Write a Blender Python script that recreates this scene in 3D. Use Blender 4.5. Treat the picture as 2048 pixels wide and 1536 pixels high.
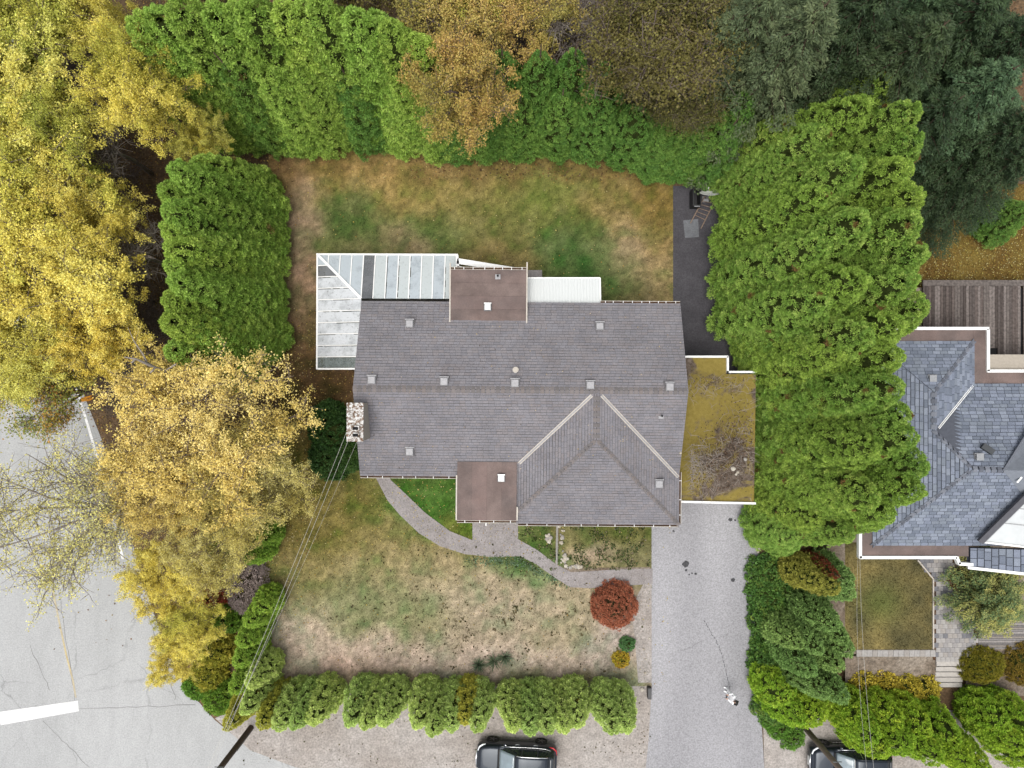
import bpy, bmesh, math, random
import numpy as np
from mathutils import Vector, Matrix

R = math.radians
random.seed(11)
rng = np.random.default_rng(7)
scene = bpy.context.scene
for o in list(bpy.data.objects):
    bpy.data.objects.remove(o, do_unlink=True)

# ------------------------------------------------------------------ camera, sky, sun, exposure
H = 41.5          # drone height in metres
FPX = 1409.0      # focal length in photo pixels (photo 2048 wide)
cam = bpy.data.cameras.new('camera')
cam.sensor_fit = 'HORIZONTAL'
cam.angle = 2 * math.atan(1024 / FPX)
cam.clip_start = 0.5
cam.clip_end = 600
camo = bpy.data.objects.new('camera', cam)
camo.location = (0, 0, H)
scene.collection.objects.link(camo)
scene.camera = camo

SUN_EL, SUN_AZ = 76.0, 215.0      # high veiled sun; azimuth clockwise from +Y
world = bpy.data.worlds.new('World')
scene.world = world
world.use_nodes = True
wn = world.node_tree
bg = wn.nodes['Background']
sky = wn.nodes.new('ShaderNodeTexSky')
sky.sky_type = 'NISHITA'
sky.sun_disc = False
sky.sun_elevation = R(SUN_EL)
sky.sun_rotation = R(SUN_AZ)
sky.dust_density = 4.0
sky.ozone_density = 0.6
hs = wn.nodes.new('ShaderNodeHueSaturation')      # overcast: grey-white sky
hs.inputs['Saturation'].default_value = 0.28
wn.links.new(sky.outputs[0], hs.inputs['Color'])
wn.links.new(hs.outputs[0], bg.inputs[0])
bg.inputs[1].default_value = 0.15
sl = bpy.data.lights.new('sun', 'SUN')
sl.energy = 1.2
sl.angle = R(42)
sl.color = (1.0, 0.965, 0.91)
suno = bpy.data.objects.new('sun', sl)
scene.collection.objects.link(suno)
sd = Vector((math.sin(R(SUN_AZ)) * math.cos(R(SUN_EL)), math.cos(R(SUN_AZ)) * math.cos(R(SUN_EL)), math.sin(R(SUN_EL))))
suno.rotation_euler = sd.to_track_quat('Z', 'Y').to_euler()
suno.location = sd * 80
vs = scene.view_settings
vs.view_transform = 'Standard'
vs.look = 'None'
vs.gamma = 1.0
vs.use_curve_mapping = False
vs.exposure = 0.65
scene.render.engine = 'CYCLES'
scene.cycles.max_bounces = 5
scene.cycles.diffuse_bounces = 3
scene.cycles.transparent_max_bounces = 6

# ------------------------------------------------------------------ helpers
COL = scene.collection
K = 0.60


def lin(v):
    v = v / 255.0
    return v / 12.92 if v <= 0.04045 else ((v + 0.055) / 1.055) ** 2.4


def C(r, g, b, k=K):
    return (lin(r) * k, lin(g) * k, lin(b) * k)


def P(px, py, z=0.0):
    """photo position -> place in the world at height z (metres)"""
    return ((px - 1024) * (H - z) / FPX, -(py - 768) * (H - z) / FPX, z)


def PX(px, py, z=0.0):
    p = P(px, py, z)
    return np.array([p[0], p[1]])


def tag(o, label=None, cat=None, group=None, kind=None):
    if label: o['label'] = label
    if cat: o['category'] = cat
    if group: o['group'] = group
    if kind: o['kind'] = kind
    return o


def thing(name, label, cat, loc=(0, 0, 0), rz=0.0, group=None):
    o = bpy.data.objects.new(name, None)
    o.empty_display_size = 0.3
    COL.objects.link(o)
    o.location = loc
    o.rotation_euler = (0, 0, rz)
    return tag(o, label, cat, group)


def link(name, mesh, parent=None, mat=None, loc=None, rot=None, scale=None):
    o = bpy.data.objects.new(name, mesh)
    COL.objects.link(o)
    if parent is not None: o.parent = parent
    if mat is not None and not mesh.materials: mesh.materials.append(mat)
    if loc is not None: o.location = loc
    if rot is not None: o.rotation_euler = rot
    if scale is not None: o.scale = scale
    return o


def npmesh(name, V, Fc, Cv=None, mat=None, smooth=False):
    V = np.asarray(V, dtype=np.float32); Fc = np.asarray(Fc, dtype=np.int32)
    me = bpy.data.meshes.new(name)
    n, (m, k) = len(V), Fc.shape
    me.vertices.add(n); me.vertices.foreach_set('co', V.ravel())
    me.loops.add(m * k); me.loops.foreach_set('vertex_index', Fc.ravel())
    me.polygons.add(m)
    me.polygons.foreach_set('loop_start', np.arange(0, m * k, k, dtype=np.int32))
    me.polygons.foreach_set('loop_total', np.full(m, k, dtype=np.int32))
    if smooth: me.polygons.foreach_set('use_smooth', np.ones(m, dtype=bool))
    if Cv is not None:
        a = me.attributes.new('Col', 'FLOAT_COLOR', 'POINT')
        c4 = np.ones((n, 4), dtype=np.float32); c4[:, :3] = Cv
        a.data.foreach_set('color', c4.ravel())
    me.update(calc_edges=True)
    if mat: me.materials.append(mat)
    return me


class MB:
    """collects boxes, bars, tubes and faces into one mesh"""
    def __init__(self): self.v = []; self.f = []; self.c = []; self.cur = (1, 1, 1)

    def quad(self, *pts):
        b = len(self.v)
        self.v += [tuple(p) for p in pts]; self.f.append(tuple(range(b, b + len(pts))))
        self.c += [self.cur] * len(pts)

    def _hex(self, p):
        b = len(self.v); self.v += [tuple(q) for q in p]; self.c += [self.cur] * 8
        for f in ((0, 3, 2, 1), (4, 5, 6, 7), (0, 1, 5, 4), (1, 2, 6, 5), (2, 3, 7, 6), (3, 0, 4, 7)):
            self.f.append(tuple(b + i for i in f))

    def box(self, x0, y0, z0, x1, y1, z1):
        x0, x1 = min(x0, x1), max(x0, x1); y0, y1 = min(y0, y1), max(y0, y1)
        self._hex([(x0, y0, z0), (x1, y0, z0), (x1, y1, z0), (x0, y1, z0), (x0, y0, z1), (x1, y0, z1), (x1, y1, z1), (x0, y1, z1)])
        return self

    def bar(self, a, b, w, h, up=(0, 0, 1)):
        a = Vector(a); b = Vector(b); d = (b - a).normalized()
        s = d.cross(Vector(up))
        if s.length < 1e-4: s = d.cross(Vector((1, 0, 0)))
        s.normalize(); u = s.cross(d).normalized()
        s = s * (w / 2); u = u * (h / 2)
        self._hex([a - s - u, b - s - u, b + s - u, a + s - u, a - s + u, b - s + u, b + s + u, a + s + u])
        return self

    def tube(self, pts, rad, n=6, cap=True):
        pts = [Vector(p) for p in pts]; k = len(pts)
        if not hasattr(rad, '__len__'): rad = [rad] * k
        b = len(self.v)
        for i, p in enumerate(pts):
            d = (pts[min(i + 1, k - 1)] - pts[max(i - 1, 0)]).normalized()
            s = d.cross(Vector((0.13, 0.21, 0.97)))
            if s.length < 1e-3: s = d.cross(Vector((1, 0, 0)))
            s.normalize(); u = d.cross(s)
            for j in range(n):
                a = 2 * math.pi * j / n
                self.v.append(tuple(p + (s * math.cos(a) + u * math.sin(a)) * rad[i])); self.c.append(self.cur)
        for i in range(k - 1):
            for j in range(n):
                j2 = (j + 1) % n
                self.f.append((b + i * n + j, b + i * n + j2, b + (i + 1) * n + j2, b + (i + 1) * n + j))
        if cap:
            self.f.append(tuple(b + j for j in range(n))[::-1]); self.f.append(tuple(b + (k - 1) * n + j for j in range(n)))
        return self

    def prism(self, pts, z0, z1):
        """vertical prism over a plan polygon (anticlockwise)"""
        b = len(self.v); n = len(pts)
        self.v += [(p[0], p[1], z0) for p in pts] + [(p[0], p[1], z1) for p in pts]; self.c += [self.cur] * (2 * n)
        self.f.append(tuple(range(b + n, b + 2 * n))); self.f.append(tuple(range(b + n - 1, b - 1, -1)))
        for i in range(n):
            j = (i + 1) % n
            self.f.append((b + i, b + j, b + n + j, b + n + i))
        return self

    def mesh(self, name, mat, smooth=False, col=False):
        me = bpy.data.meshes.new(name)
        me.from_pydata(self.v, [], self.f)
        if smooth:
            me.polygons.foreach_set('use_smooth', np.ones(len(me.polygons), dtype=bool))
        if col:
            a = me.attributes.new('Col', 'FLOAT_COLOR', 'POINT')
            c4 = np.ones((len(self.v), 4), dtype=np.float32); c4[:, :3] = self.c
            a.data.foreach_set('color', c4.ravel())
        me.update()
        if mat: me.materials.append(mat)
        return me

    def build(self, name, mat, parent=None, smooth=False, col=False):
        return link(name, self.mesh(name, mat, smooth, col), parent)


def bevel(o, w=0.01, seg=2):
    m = o.modifiers.new('bevel', 'BEVEL'); m.width = w; m.segments = seg; m.limit_method = 'ANGLE'
    return o


# ------------------------------------------------------------------ materials
def newmat(name):
    m = bpy.data.materials.new(name); m.use_nodes = True
    nt = m.node_tree
    return m, nt, nt.nodes['Principled BSDF']


def n_coord(nt, scale=None):
    tc = nt.nodes.new('ShaderNodeTexCoord')
    if scale is None: return tc.outputs['Object']
    mp = nt.nodes.new('ShaderNodeMapping'); mp.inputs['Scale'].default_value = scale
    nt.links.new(tc.outputs['Object'], mp.inputs['Vector'])
    return mp.outputs[0]


def n_noise(nt, vec, scale, detail=4.0, rough=0.6, dist=0.0):
    n = nt.nodes.new('ShaderNodeTexNoise')
    n.inputs['Scale'].default_value = scale; n.inputs['Detail'].default_value = detail
    n.inputs['Roughness'].default_value = rough; n.inputs['Distortion'].default_value = dist
    nt.links.new(vec, n.inputs['Vector'])
    return n.outputs['Fac']


def n_ramp(nt, fac, stops, interp='LINEAR'):
    r = nt.nodes.new('ShaderNodeValToRGB'); r.color_ramp.interpolation = interp
    el = r.color_ramp.elements
    while len(el) < len(stops): el.new(0.5)
    for e, (p, c) in zip(el, stops):
        e.position = p
        e.color = (c, c, c, 1) if not hasattr(c, '__len__') else (*c, 1)
    nt.links.new(fac, r.inputs[0])
    return r.outputs[0]


def n_mix(nt, fac, a, b, mode='MIX'):
    m = nt.nodes.new('ShaderNodeMix'); m.data_type = 'RGBA'; m.blend_type = mode
    for s, v in ((m.inputs[0], fac), (m.inputs[6], a), (m.inputs[7], b)):
        if hasattr(v, 'links'): nt.links.new(v, s)
        elif hasattr(v, '__len__'): s.default_value = (*v, 1)
        else: s.default_value = v
    return m.outputs[2]


def n_bump(nt, bs, h, strength, dist=0.02):
    b = nt.nodes.new('ShaderNodeBump'); b.inputs['Strength'].default_value = strength
    b.inputs['Distance'].default_value = dist
    nt.links.new(h, b.inputs['Height']); nt.links.new(b.outputs[0], bs.inputs['Normal'])


def n_attr(nt, name='Col'):
    a = nt.nodes.new('ShaderNodeAttribute'); a.attribute_name = name
    return a.outputs['Color']


def plain(name, col, rough=0.6, metal=0.0, var=0.12, scale=6.0, spec=0.4, bump=0.0, attr=False):
    m, nt, bs = newmat(name)
    vec = n_coord(nt)
    n = n_noise(nt, vec, scale)
    g = n_ramp(nt, n, [(0.3, 1 - var), (0.7, 1 + var)])
    c = n_mix(nt, 1.0, n_attr(nt) if attr else col, g, 'MULTIPLY')
    nt.links.new(c, bs.inputs['Base Color'])
    bs.inputs['Roughness'].default_value = rough; bs.inputs['Metallic'].default_value = metal
    bs.inputs['Specular IOR Level'].default_value = spec
    if bump: n_bump(nt, bs, n_noise(nt, vec, scale * 4), bump)
    return m


def grainy(name, col, col2, fine=12.0, mid=2.2, big=0.22, a_fine=0.3, a_mid=0.14, rough=0.93, bump=0.4, stretch=None, attr=False, extra=None):
    m, nt, bs = newmat(name)
    vec = n_coord(nt)
    vb = vec if stretch is None else n_coord(nt, stretch)
    base = n_attr(nt) if attr else n_mix(nt, n_ramp(nt, n_noise(nt, vb, big, 5.0), [(0.35, 0.0), (0.65, 1.0)]), col, col2)
    f1 = n_noise(nt, vec, fine, 3.0, 0.75)
    base = n_mix(nt, 1.0, base, n_ramp(nt, f1, [(0.28, 1 - a_fine), (0.72, 1 + a_fine)]), 'MULTIPLY')
    base = n_mix(nt, 1.0, base, n_ramp(nt, n_noise(nt, vb, mid, 4.0), [(0.3, 1 - a_mid), (0.7, 1 + a_mid)]), 'MULTIPLY')
    if extra: base = extra(nt, vec, base)
    nt.links.new(base, bs.inputs['Base Color'])
    bs.inputs['Roughness'].default_value = rough; bs.inputs['Specular IOR Level'].default_value = 0.15
    if bump: n_bump(nt, bs, f1, bump, 0.03)
    return m


def cracks(scale, width, strength, dist=1.2):
    def fn(nt, vec, base):
        nz = nt.nodes.new('ShaderNodeTexNoise'); nz.inputs['Scale'].default_value = 0.9; nz.inputs['Detail'].default_value = 6
        nt.links.new(vec, nz.inputs['Vector'])
        add = nt.nodes.new('ShaderNodeVectorMath'); add.operation = 'MULTIPLY_ADD'
        nt.links.new(nz.outputs['Color'], add.inputs[0]); add.inputs[1].default_value = (dist, dist, 0); nt.links.new(vec, add.inputs[2])
        vo = nt.nodes.new('ShaderNodeTexVoronoi'); vo.feature = 'DISTANCE_TO_EDGE'; vo.inputs['Scale'].default_value = scale
        nt.links.new(add.outputs[0], vo.inputs['Vector'])
        ln = n_ramp(nt, vo.outputs['Distance'], [(0.0, strength), (width, 0.0)])
        gate = n_ramp(nt, n_noise(nt, vec, 0.35), [(0.45, 0.0), (0.6, 1.0)])
        mm = nt.nodes.new('ShaderNodeMath'); mm.operation = 'MULTIPLY'
        nt.links.new(ln, mm.inputs[0]); nt.links.new(gate, mm.inputs[1])
        return n_mix(nt, mm.outputs[0], base, (0.035, 0.035, 0.036))
    return fn


def leafmat(name, trans=0.3, rough=0.55, spec=0.25):
    m, nt, bs = newmat(name)
    c = n_attr(nt)
    oi = nt.nodes.new('ShaderNodeObjectInfo')
    g = n_ramp(nt, oi.outputs['Random'], [(0.0, (0.86, 0.92, 0.88)), (0.5, (1.0, 1.0, 1.0)), (1.0, (1.14, 1.06, 1.0))])
    c = n_mix(nt, 1.0, c, g, 'MULTIPLY')
    nt.links.new(c, bs.inputs['Base Color'])
    bs.inputs['Roughness'].default_value = rough; bs.inputs['Specular IOR Level'].default_value = spec
    tr = nt.nodes.new('ShaderNodeBsdfTranslucent'); nt.links.new(c, tr.inputs['Color'])
    mx = nt.nodes.new('ShaderNodeMixShader'); mx.inputs[0].default_value = trans
    out = nt.nodes['Material Output']
    nt.links.new(bs.outputs[0], mx.inputs[1]); nt.links.new(tr.outputs[0], mx.inputs[2]); nt.links.new(mx.outputs[0], out.inputs['Surface'])
    return m


M = {}
M['leaf'] = leafmat('foliage', 0.26)
M['needle'] = leafmat('needles', 0.15, 0.6)
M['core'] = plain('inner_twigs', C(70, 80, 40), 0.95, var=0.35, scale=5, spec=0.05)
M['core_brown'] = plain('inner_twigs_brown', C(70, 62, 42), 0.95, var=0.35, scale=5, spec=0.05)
M['bark'] = plain('bark', C(92, 78, 66), 0.95, var=0.3, scale=14, bump=0.5, spec=0.1)
M['bark_grey'] = plain('bark_grey', C(165, 155, 145), 0.95, var=0.25, scale=14, spec=0.1)
M['bark_twig'] = plain('bark_twig', C(140, 126, 118), 0.95, var=0.2, scale=14, spec=0.1)
M['white'] = plain('white_paint', (0.72, 0.72, 0.70), 0.5, var=0.08, scale=3)
M['trim'] = plain('cream_trim', C(214, 205, 192), 0.55, var=0.15, scale=4)
M['wall'] = plain('wall_stucco', C(190, 180, 165), 0.9, var=0.08, scale=9, bump=0.2)
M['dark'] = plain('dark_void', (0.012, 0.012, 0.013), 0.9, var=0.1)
M['grey_metal'] = plain('grey_metal', C(170, 172, 174), 0.45, 0.2, var=0.14, scale=9)
M['vent'] = plain('vent_metal', C(176, 175, 177), 0.55, 0.1, var=0.15, scale=9)
M['shingle'] = grainy('brown_shingle', None, None, fine=22, mid=0.7, a_fine=0.26, a_mid=0.12, attr=True, bump=0.25)
M['shingle_blue'] = grainy('slate_shingle', None, None, fine=22, mid=1.1, a_fine=0.2, a_mid=0.08, attr=True, bump=0.25)
M['roll'] = grainy('brown_roll_roofing', C(136, 118, 112), C(120, 108, 104), fine=20, mid=0.9, big=0.5, a_fine=0.14, a_mid=0.24, bump=0.15)
M['glass'] = None

# ------------------------------------------------------------------ small numeric noise
_lat = rng.random((64, 64))


def vnoise(x, y):
    xi = np.floor(x).astype(int); yi = np.floor(y).astype(int); fx = x - xi; fy = y - yi
    fx = fx * fx * (3 - 2 * fx); fy = fy * fy * (3 - 2 * fy)
    a = _lat[xi % 64, yi % 64]; b = _lat[(xi + 1) % 64, yi % 64]; c = _lat[xi % 64, (yi + 1) % 64]; d = _lat[(xi + 1) % 64, (yi + 1) % 64]
    return (a * (1 - fx) + b * fx) * (1 - fy) + (c * (1 - fx) + d * fx) * fy


def fbm(x, y, o=4):
    s = 0; a = 0.5
    for i in range(o):
        s = s + a * vnoise(x * 2 ** i + 17.3 * i, y * 2 ** i + 9.1 * i); a *= 0.5
    return s


def inpoly(x, y, poly):
    r = np.zeros(len(x), dtype=bool); n = len(poly)
    for i in range(n):
        x0, y0 = poly[i]; x1, y1 = poly[(i + 1) % n]
        if y0 == y1: continue
        c = ((y0 > y) != (y1 > y)) & (x < (x1 - x0) * (y - y0) / (y1 - y0) + x0)
        r ^= c
    return r


def smooth_poly(pts, it=2):
    for _ in range(it):
        q = []
        for i in range(len(pts)):
            a = np.array(pts[i]); b = np.array(pts[(i + 1) % len(pts)])
            q += [tuple(a * .75 + b * .25), tuple(a * .25 + b * .75)]
        pts = q
    return pts


def sheet(name, pxpts, z, mat, parent=None, kind='structure', zz=None, thick=0.0):
    pts = [P(x, y, 0 if zz is None else zz) for x, y in pxpts]
    area = sum(pts[i][0] * pts[(i + 1) % len(pts)][1] - pts[(i + 1) % len(pts)][0] * pts[i][1] for i in range(len(pts)))
    if area < 0: pts = pts[::-1]
    b = MB()
    if thick: b.prism([(p[0], p[1]) for p in pts], z - thick, z)
    else: b.quad(*[(p[0], p[1], z) for p in pts])
    o = b.build(name, mat, parent)
    if kind and parent is None: o['kind'] = kind
    return o


# ------------------------------------------------------------------ ground
M['soil'] = grainy('forest_floor', C(124, 100, 76), C(100, 86, 64), fine=7, mid=1.4, big=0.25, a_fine=0.5, a_mid=0.3, bump=0.8)
M['road'] = grainy('road_asphalt', C(200, 201, 200), C(186, 187, 186), fine=13, mid=1.5, big=0.12, a_fine=0.2, a_mid=0.05, bump=0.2, stretch=(1.0, 0.35, 1.0), extra=cracks(0.16, 0.005, 0.35))
M['drive'] = grainy('driveway_asphalt', C(190, 189, 192), C(160, 159, 162), fine=12, mid=0.8, big=0.4, a_fine=0.34, a_mid=0.13, bump=0.3, stretch=(1.0, 0.18, 1.0), extra=cracks(0.1, 0.004, 0.5))
M['drive_dark'] = grainy('rear_asphalt', C(94, 92, 96), C(76, 74, 78), fine=12, mid=1.0, big=0.3, a_fine=0.3, a_mid=0.12, bump=0.3)  # dark asphalt, base darkened further to carry the shade beside the house
M['aggregate'] = grainy('exposed_aggregate', C(176, 170, 169), C(160, 153, 150), fine=14, mid=1.6, big=0.5, a_fine=0.28, a_mid=0.10, bump=0.4)
M['gravel'] = grainy('gravel_verge', C(190, 183, 177), C(174, 165, 157), fine=9, mid=2.2, big=0.28, a_fine=0.36, a_mid=0.16, bump=0.6)
M['bed'] = grainy('stony_bed', C(160, 148, 134), C(128, 112, 96), fine=7, mid=2.2, big=0.6, a_fine=0.5, a_mid=0.25, bump=0.8)
M['mulch'] = grainy('mulch', C(104, 78, 58), C(84, 64, 48), fine=8, mid=2.2, big=0.6, a_fine=0.5, a_mid=0.25, bump=0.8)
M['lawn'] = grainy('lawn', None, None, fine=12, mid=4.5, a_fine=0.34, a_mid=0.10, attr=True, bump=0.5)
M['grass'] = leafmat('grass_blades', 0.2, 0.8, 0.1)
M['paint_white'] = grainy('white_road_paint', (0.66, 0.66, 0.65), (0.58, 0.58, 0.57), fine=9, mid=1.5, a_fine=0.16, a_mid=0.12, bump=0.1)
M['paint_yellow'] = grainy('worn_yellow_paint', C(214, 196, 150), C(196, 190, 176), fine=9, a_fine=0.2, bump=0.1)
M['paint_orange'] = grainy('orange_paint', C(226, 150, 40), C(206, 150, 70), fine=9, a_fine=0.25, bump=0.1)
M['stain'] = grainy('oil_stain', C(96, 96, 98), C(80, 80, 82), fine=8, a_fine=0.35, bump=0.1)

g = MB(); g.quad((-220, -220, 0), (220, -220, 0), (220, 220, 0), (-220, 220, 0))
tag(g.build('ground', M['soil']), kind='structure')

road_edge = [(60, 300), (120, 620), (160, 770), (200, 870), (232, 960), (258, 1060), (292, 1180), (330, 1290), (372, 1375), (430, 1440), (500, 1497), (590, 1532), (760, 1562)]
road_pts = road_edge + [(1300, 1580), (2600, 1600), (2600, 2200), (-1500, 2200), (-1500, -900), (20, -900)]
sheet('road', road_pts, 0.012, M['road'])
# older darker band of the cross street below the stop line
verge = [(430, 1436), (470, 1420), (520, 1395), (700, 1370), (1290, 1365), (1303, 1380), (1303, 1590), (760, 1566), (590, 1534), (500, 1500)]
sheet('gravel_verge', verge, 0.018, M['gravel'])
sheet('right_verge', [(1522, 1300), (1560, 1340), (1600, 1420), (2100, 1420), (2300, 1470), (2300, 1600), (1530, 1590)], 0.018, M['gravel'])
sheet('driveway', [(1303, 985), (1500, 985), (1508, 1050), (1516, 1110), (1512, 1180), (1510, 1260), (1518, 1360), (1524, 1460), (1532, 1600), (1285, 1600), (1297, 1480), (1303, 1380)], 0.024, M['drive'])
sheet('rear_driveway', [(1346, 372), (1470, 372), (1530, 420), (1560, 984), (1346, 984)], 0.022, M['drive_dark'])
sheet('concrete_patch', [(1366, 441), (1396, 438), (1398, 474), (1370, 476)], 0.027, grainy('concrete_patch', C(128, 130, 134), C(116, 118, 122), a_fine=0.2), kind='structure')

# painted markings, each its own sheet
def mark(name, pts, mat, label, cat, z=0.018):
    o = sheet(name, pts, z, mat, kind=None)
    return tag(o, label, cat, kind='structure')


mark('stop_line', [(-4, 1424), (156, 1401), (158, 1422), (2, 1450)], M['paint_white'], 'broad white stop line painted across the side road', 'road marking')
ln = [(120, 705), (148, 762), (160, 800), (176, 850), (196, 920), (212, 980), (232, 1060), (246, 1118)]
mark('edge_line', [(x - 2.6, y) for x, y in ln] + [(x + 2.6, y) for x, y in ln[::-1]], M['paint_white'], 'thin white edge line along the side road', 'road marking')
for s, pts in enumerate(([(106, 1180), (118, 1240), (133, 1310), (146, 1360), (152, 1395)], [(22, 800), (34, 852), (44, 880)])):
    mark('centre_line', [(x - 1.8, y) for x, y in pts] + [(x + 1.8, y) for x, y in pts[::-1]], M['paint_yellow'], ('worn yellow centre line ending at the stop line', 'worn yellow centre line under the overhanging branches')[s], 'road marking')
mark('orange_mark', [(158, 800), (165, 795), (186, 790), (182, 795), (190, 796), (178, 802), (160, 804)], M['paint_orange'], 'orange spray paint mark beside the white edge line', 'road marking')
tar = MB()
for a, b in (((160, 1417), (392, 1410)), ((262, 1120), (300, 1240)), ((300, 1240), (332, 1330)), ((332, 1330), (352, 1400)), ((116, 1160), (150, 1400)), ((60, 1290), (100, 1380)), ((85, 1440), (180, 1536)), ((0, 1135), (90, 1118))):
    n = 12; pts = []
    for i in range(n + 1):
        t = i / n; x = a[0] + (b[0] - a[0]) * t + (random.random() - .5) * 4; y = a[1] + (b[1] - a[1]) * t + (random.random() - .5) * 3
        pts.append(P(x, y))
    for p, q in zip(pts, pts[1:]):
        d = (Vector(q) - Vector(p)).normalized(); s = Vector((-d.y, d.x, 0)) * (0.008 + 0.01 * random.random())
        tar.quad(*[(v.x, v.y, 0.0165) for v in (Vector(p) - s, Vector(q) - s, Vector(q) + s, Vector(p) + s)])
tag(tar.build('road_cracks', plain('tar', C(138, 136, 136), 0.9)), kind='structure')
# oil drips on the driveway
def blob(cx, cy, r, n=14):
    return [(cx + r * (0.7 + 0.6 * random.random()) * math.cos(2 * math.pi * i / n), cy + r * (0.7 + 0.6 * random.random()) * math.sin(2 * math.pi * i / n)) for i in range(n)]


for i, (x, y, r) in enumerate(((1371, 1128, 6.5), (1372, 1140, 2.5), (1391, 1147, 2.5), (1466, 1160, 4.0), (1461, 1039, 4.0), (1470, 1040, 2.0), (1384, 1146, 1.6), (1378, 1149, 1.6), (1347, 1062, 2.2))):
    tag(sheet('oil_stain', blob(x, y, r), 0.0285 + 0.0003 * i, M['stain'], kind=None), kind='structure')
dc = MB(); pts = [(1408, 1240), (1420, 1262), (1434, 1285), (1444, 1310), (1452, 1345), (1460, 1380)]
for (x0, y0), (x1, y1) in zip(pts, pts[1:]):
    for k in range(4):
        a = P(x0 + (x1 - x0) * k / 4 + random.uniform(-1.5, 1.5), y0 + (y1 - y0) * k / 4); b = P(x0 + (x1 - x0) * (k + .8) / 4, y0 + (y1 - y0) * (k + .8) / 4)
        d = (Vector(b) - Vector(a)).normalized(); s = Vector((-d.y, d.x, 0)) * 0.016
        dc.quad(*[(v.x, v.y, 0.0281) for v in (Vector(a) - s, Vector(b) - s, Vector(b) + s, Vector(a) + s)])
tag(dc.build('driveway_crack', M['stain']), kind='structure')

# ------------------------------------------------------------------ lawns (patches of green and dry grass are the grass's own colour)
BL = [  # x, y, rx, ry, colour, weight
    (760, 350, 200, 45, (166, 138, 76), 1), (640, 330, 60, 30, (132, 100, 56), 1), (1000, 335, 330, 22, (124, 100, 54), 1.2),
    (1085, 390, 90, 55, (112, 122, 52), 1.2), (900, 390, 90, 40, (140, 128, 66), 1), (675, 425, 55, 50, (92, 108, 54), 1.2),
    (720, 470, 60, 40, (104, 112, 58), 1), (800, 480, 80, 25, (146, 128, 92), 1), (960, 440, 90, 40, (112, 112, 56), 1),
    (880, 470, 40, 30, (84, 108, 48), 1), (1000, 505, 60, 25, (128, 114, 64), 1), (1140, 500, 60, 45, (78, 104, 50), 1.5),
    (1180, 545, 45, 30, (80, 106, 52), 1.4), (1265, 510, 55, 60, (172, 146, 110), 1.3), (1230, 560, 60, 40, (86, 104, 52), 1),
    (1300, 580, 40, 30, (150, 128, 84), 1), (1310, 430, 40, 90, (128, 106, 48), 1), (1200, 420, 60, 50, (136, 118, 62), 1),
    (602, 440, 26, 110, (170, 142, 112), 1.6), (600, 570, 30, 90, (150, 122, 92), 1.6), (605, 690, 35, 60, (120, 92, 58), 1.6), (650, 770, 70, 60, (92, 68, 40), 1.6),
    (580, 330, 40, 40, (120, 90, 54), 1), (700, 900, 60, 50, (96, 92, 44), 1),
    (870, 1000, 75, 40, (66, 108, 32), 2), (930, 1060, 40, 20, (108, 116, 40), 1.2), (1050, 1090, 40, 40, (86, 108, 46), 1.5),
    (580, 1000, 70, 90, (122, 108, 44), 1.3), (680, 1030, 60, 60, (116, 108, 48), 1.2), (600, 1120, 60, 60, (130, 118, 62), 1),
    (760, 1110, 70, 50, (142, 130, 78), 1), (720, 1210, 100, 50, (118, 122, 70), 1.2), (860, 1130, 80, 40, (150, 136, 90), 1),
    (840, 1230, 60, 40, (128, 126, 74), 1), (950, 1170, 120, 40, (152, 138, 102), 1), (1020, 1240, 140, 70, (160, 142, 112), 1),
    (780, 1300, 120, 35, (176, 152, 128), 1.2), (600, 1290, 70, 60, (186, 162, 138), 1.2), (1000, 1320, 200, 25, (196, 172, 148), 1.4),
    (640, 1345, 100, 20, (196, 160, 134), 1.2), (1150, 1250, 60, 50, (146, 134, 92), 1.2), (1240, 1280, 60, 60, (166, 150, 140), 1.5), (1270, 1360, 30, 40, (156, 142, 104), 1.4),
    (1230, 1060, 60, 25, (102, 106, 48), 1.3), (1190, 1110, 45, 20, (170, 150, 122), 1.4), (1270, 1110, 40, 35, (106, 106, 62), 1.2), (1150, 1060, 30, 25, (120, 116, 70), 1.2),
    (1060, 1140, 60, 15, (104, 128, 70), 1.5),
]


def lawn_color(px, py):
    wx = px + 70 * (fbm(px / 45.0, py / 45.0) - .47); wy = py + 70 * (fbm(px / 45.0 + 40, py / 45.0 + 11) - .47)
    c = np.tile(np.array([136, 122, 70.0]), (len(px), 1)) * 0.12; w = np.full(len(px), 0.12)
    for x, y, rx, ry, col, k in BL:
        g_ = k * np.exp(-(((wx - x) / rx) ** 2 + ((wy - y) / ry) ** 2)); w += g_; c += g_[:, None] * np.array(col, float)
    c = c / w[:, None]
    fr_ = np.clip((py - 1080) / 120, 0, 1)[:, None]; gr_ = c.mean(1)[:, None]
    c = c * (1 - .14 * fr_) + gr_ * .14 * fr_ + 14 * fr_
    gr0 = c.mean(1)[:, None]; c = c * .88 + gr0 * .12
    pt = np.clip((fbm(px / 26.0 + 3, py / 26.0 + 8) - .47) * 3.2, -1, 1)[:, None]
    c = c + np.maximum(pt, 0) * np.array([18, 14, 16.0]) + np.minimum(pt, 0) * np.array([26, 10, 16.0])
    n = (fbm(px / 7.0 + 5, py / 7.0) - .47)[:, None]
    dry = np.array([1.25, 1.2, 1.3]); c = c * (1 + n * 0.5 * dry)
    c = np.clip(c * 1.07, 10, 250) / 255.0
    return np.where(c <= .04045, c / 12.92, ((c + .055) / 1.055) ** 2.4) * K


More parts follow.
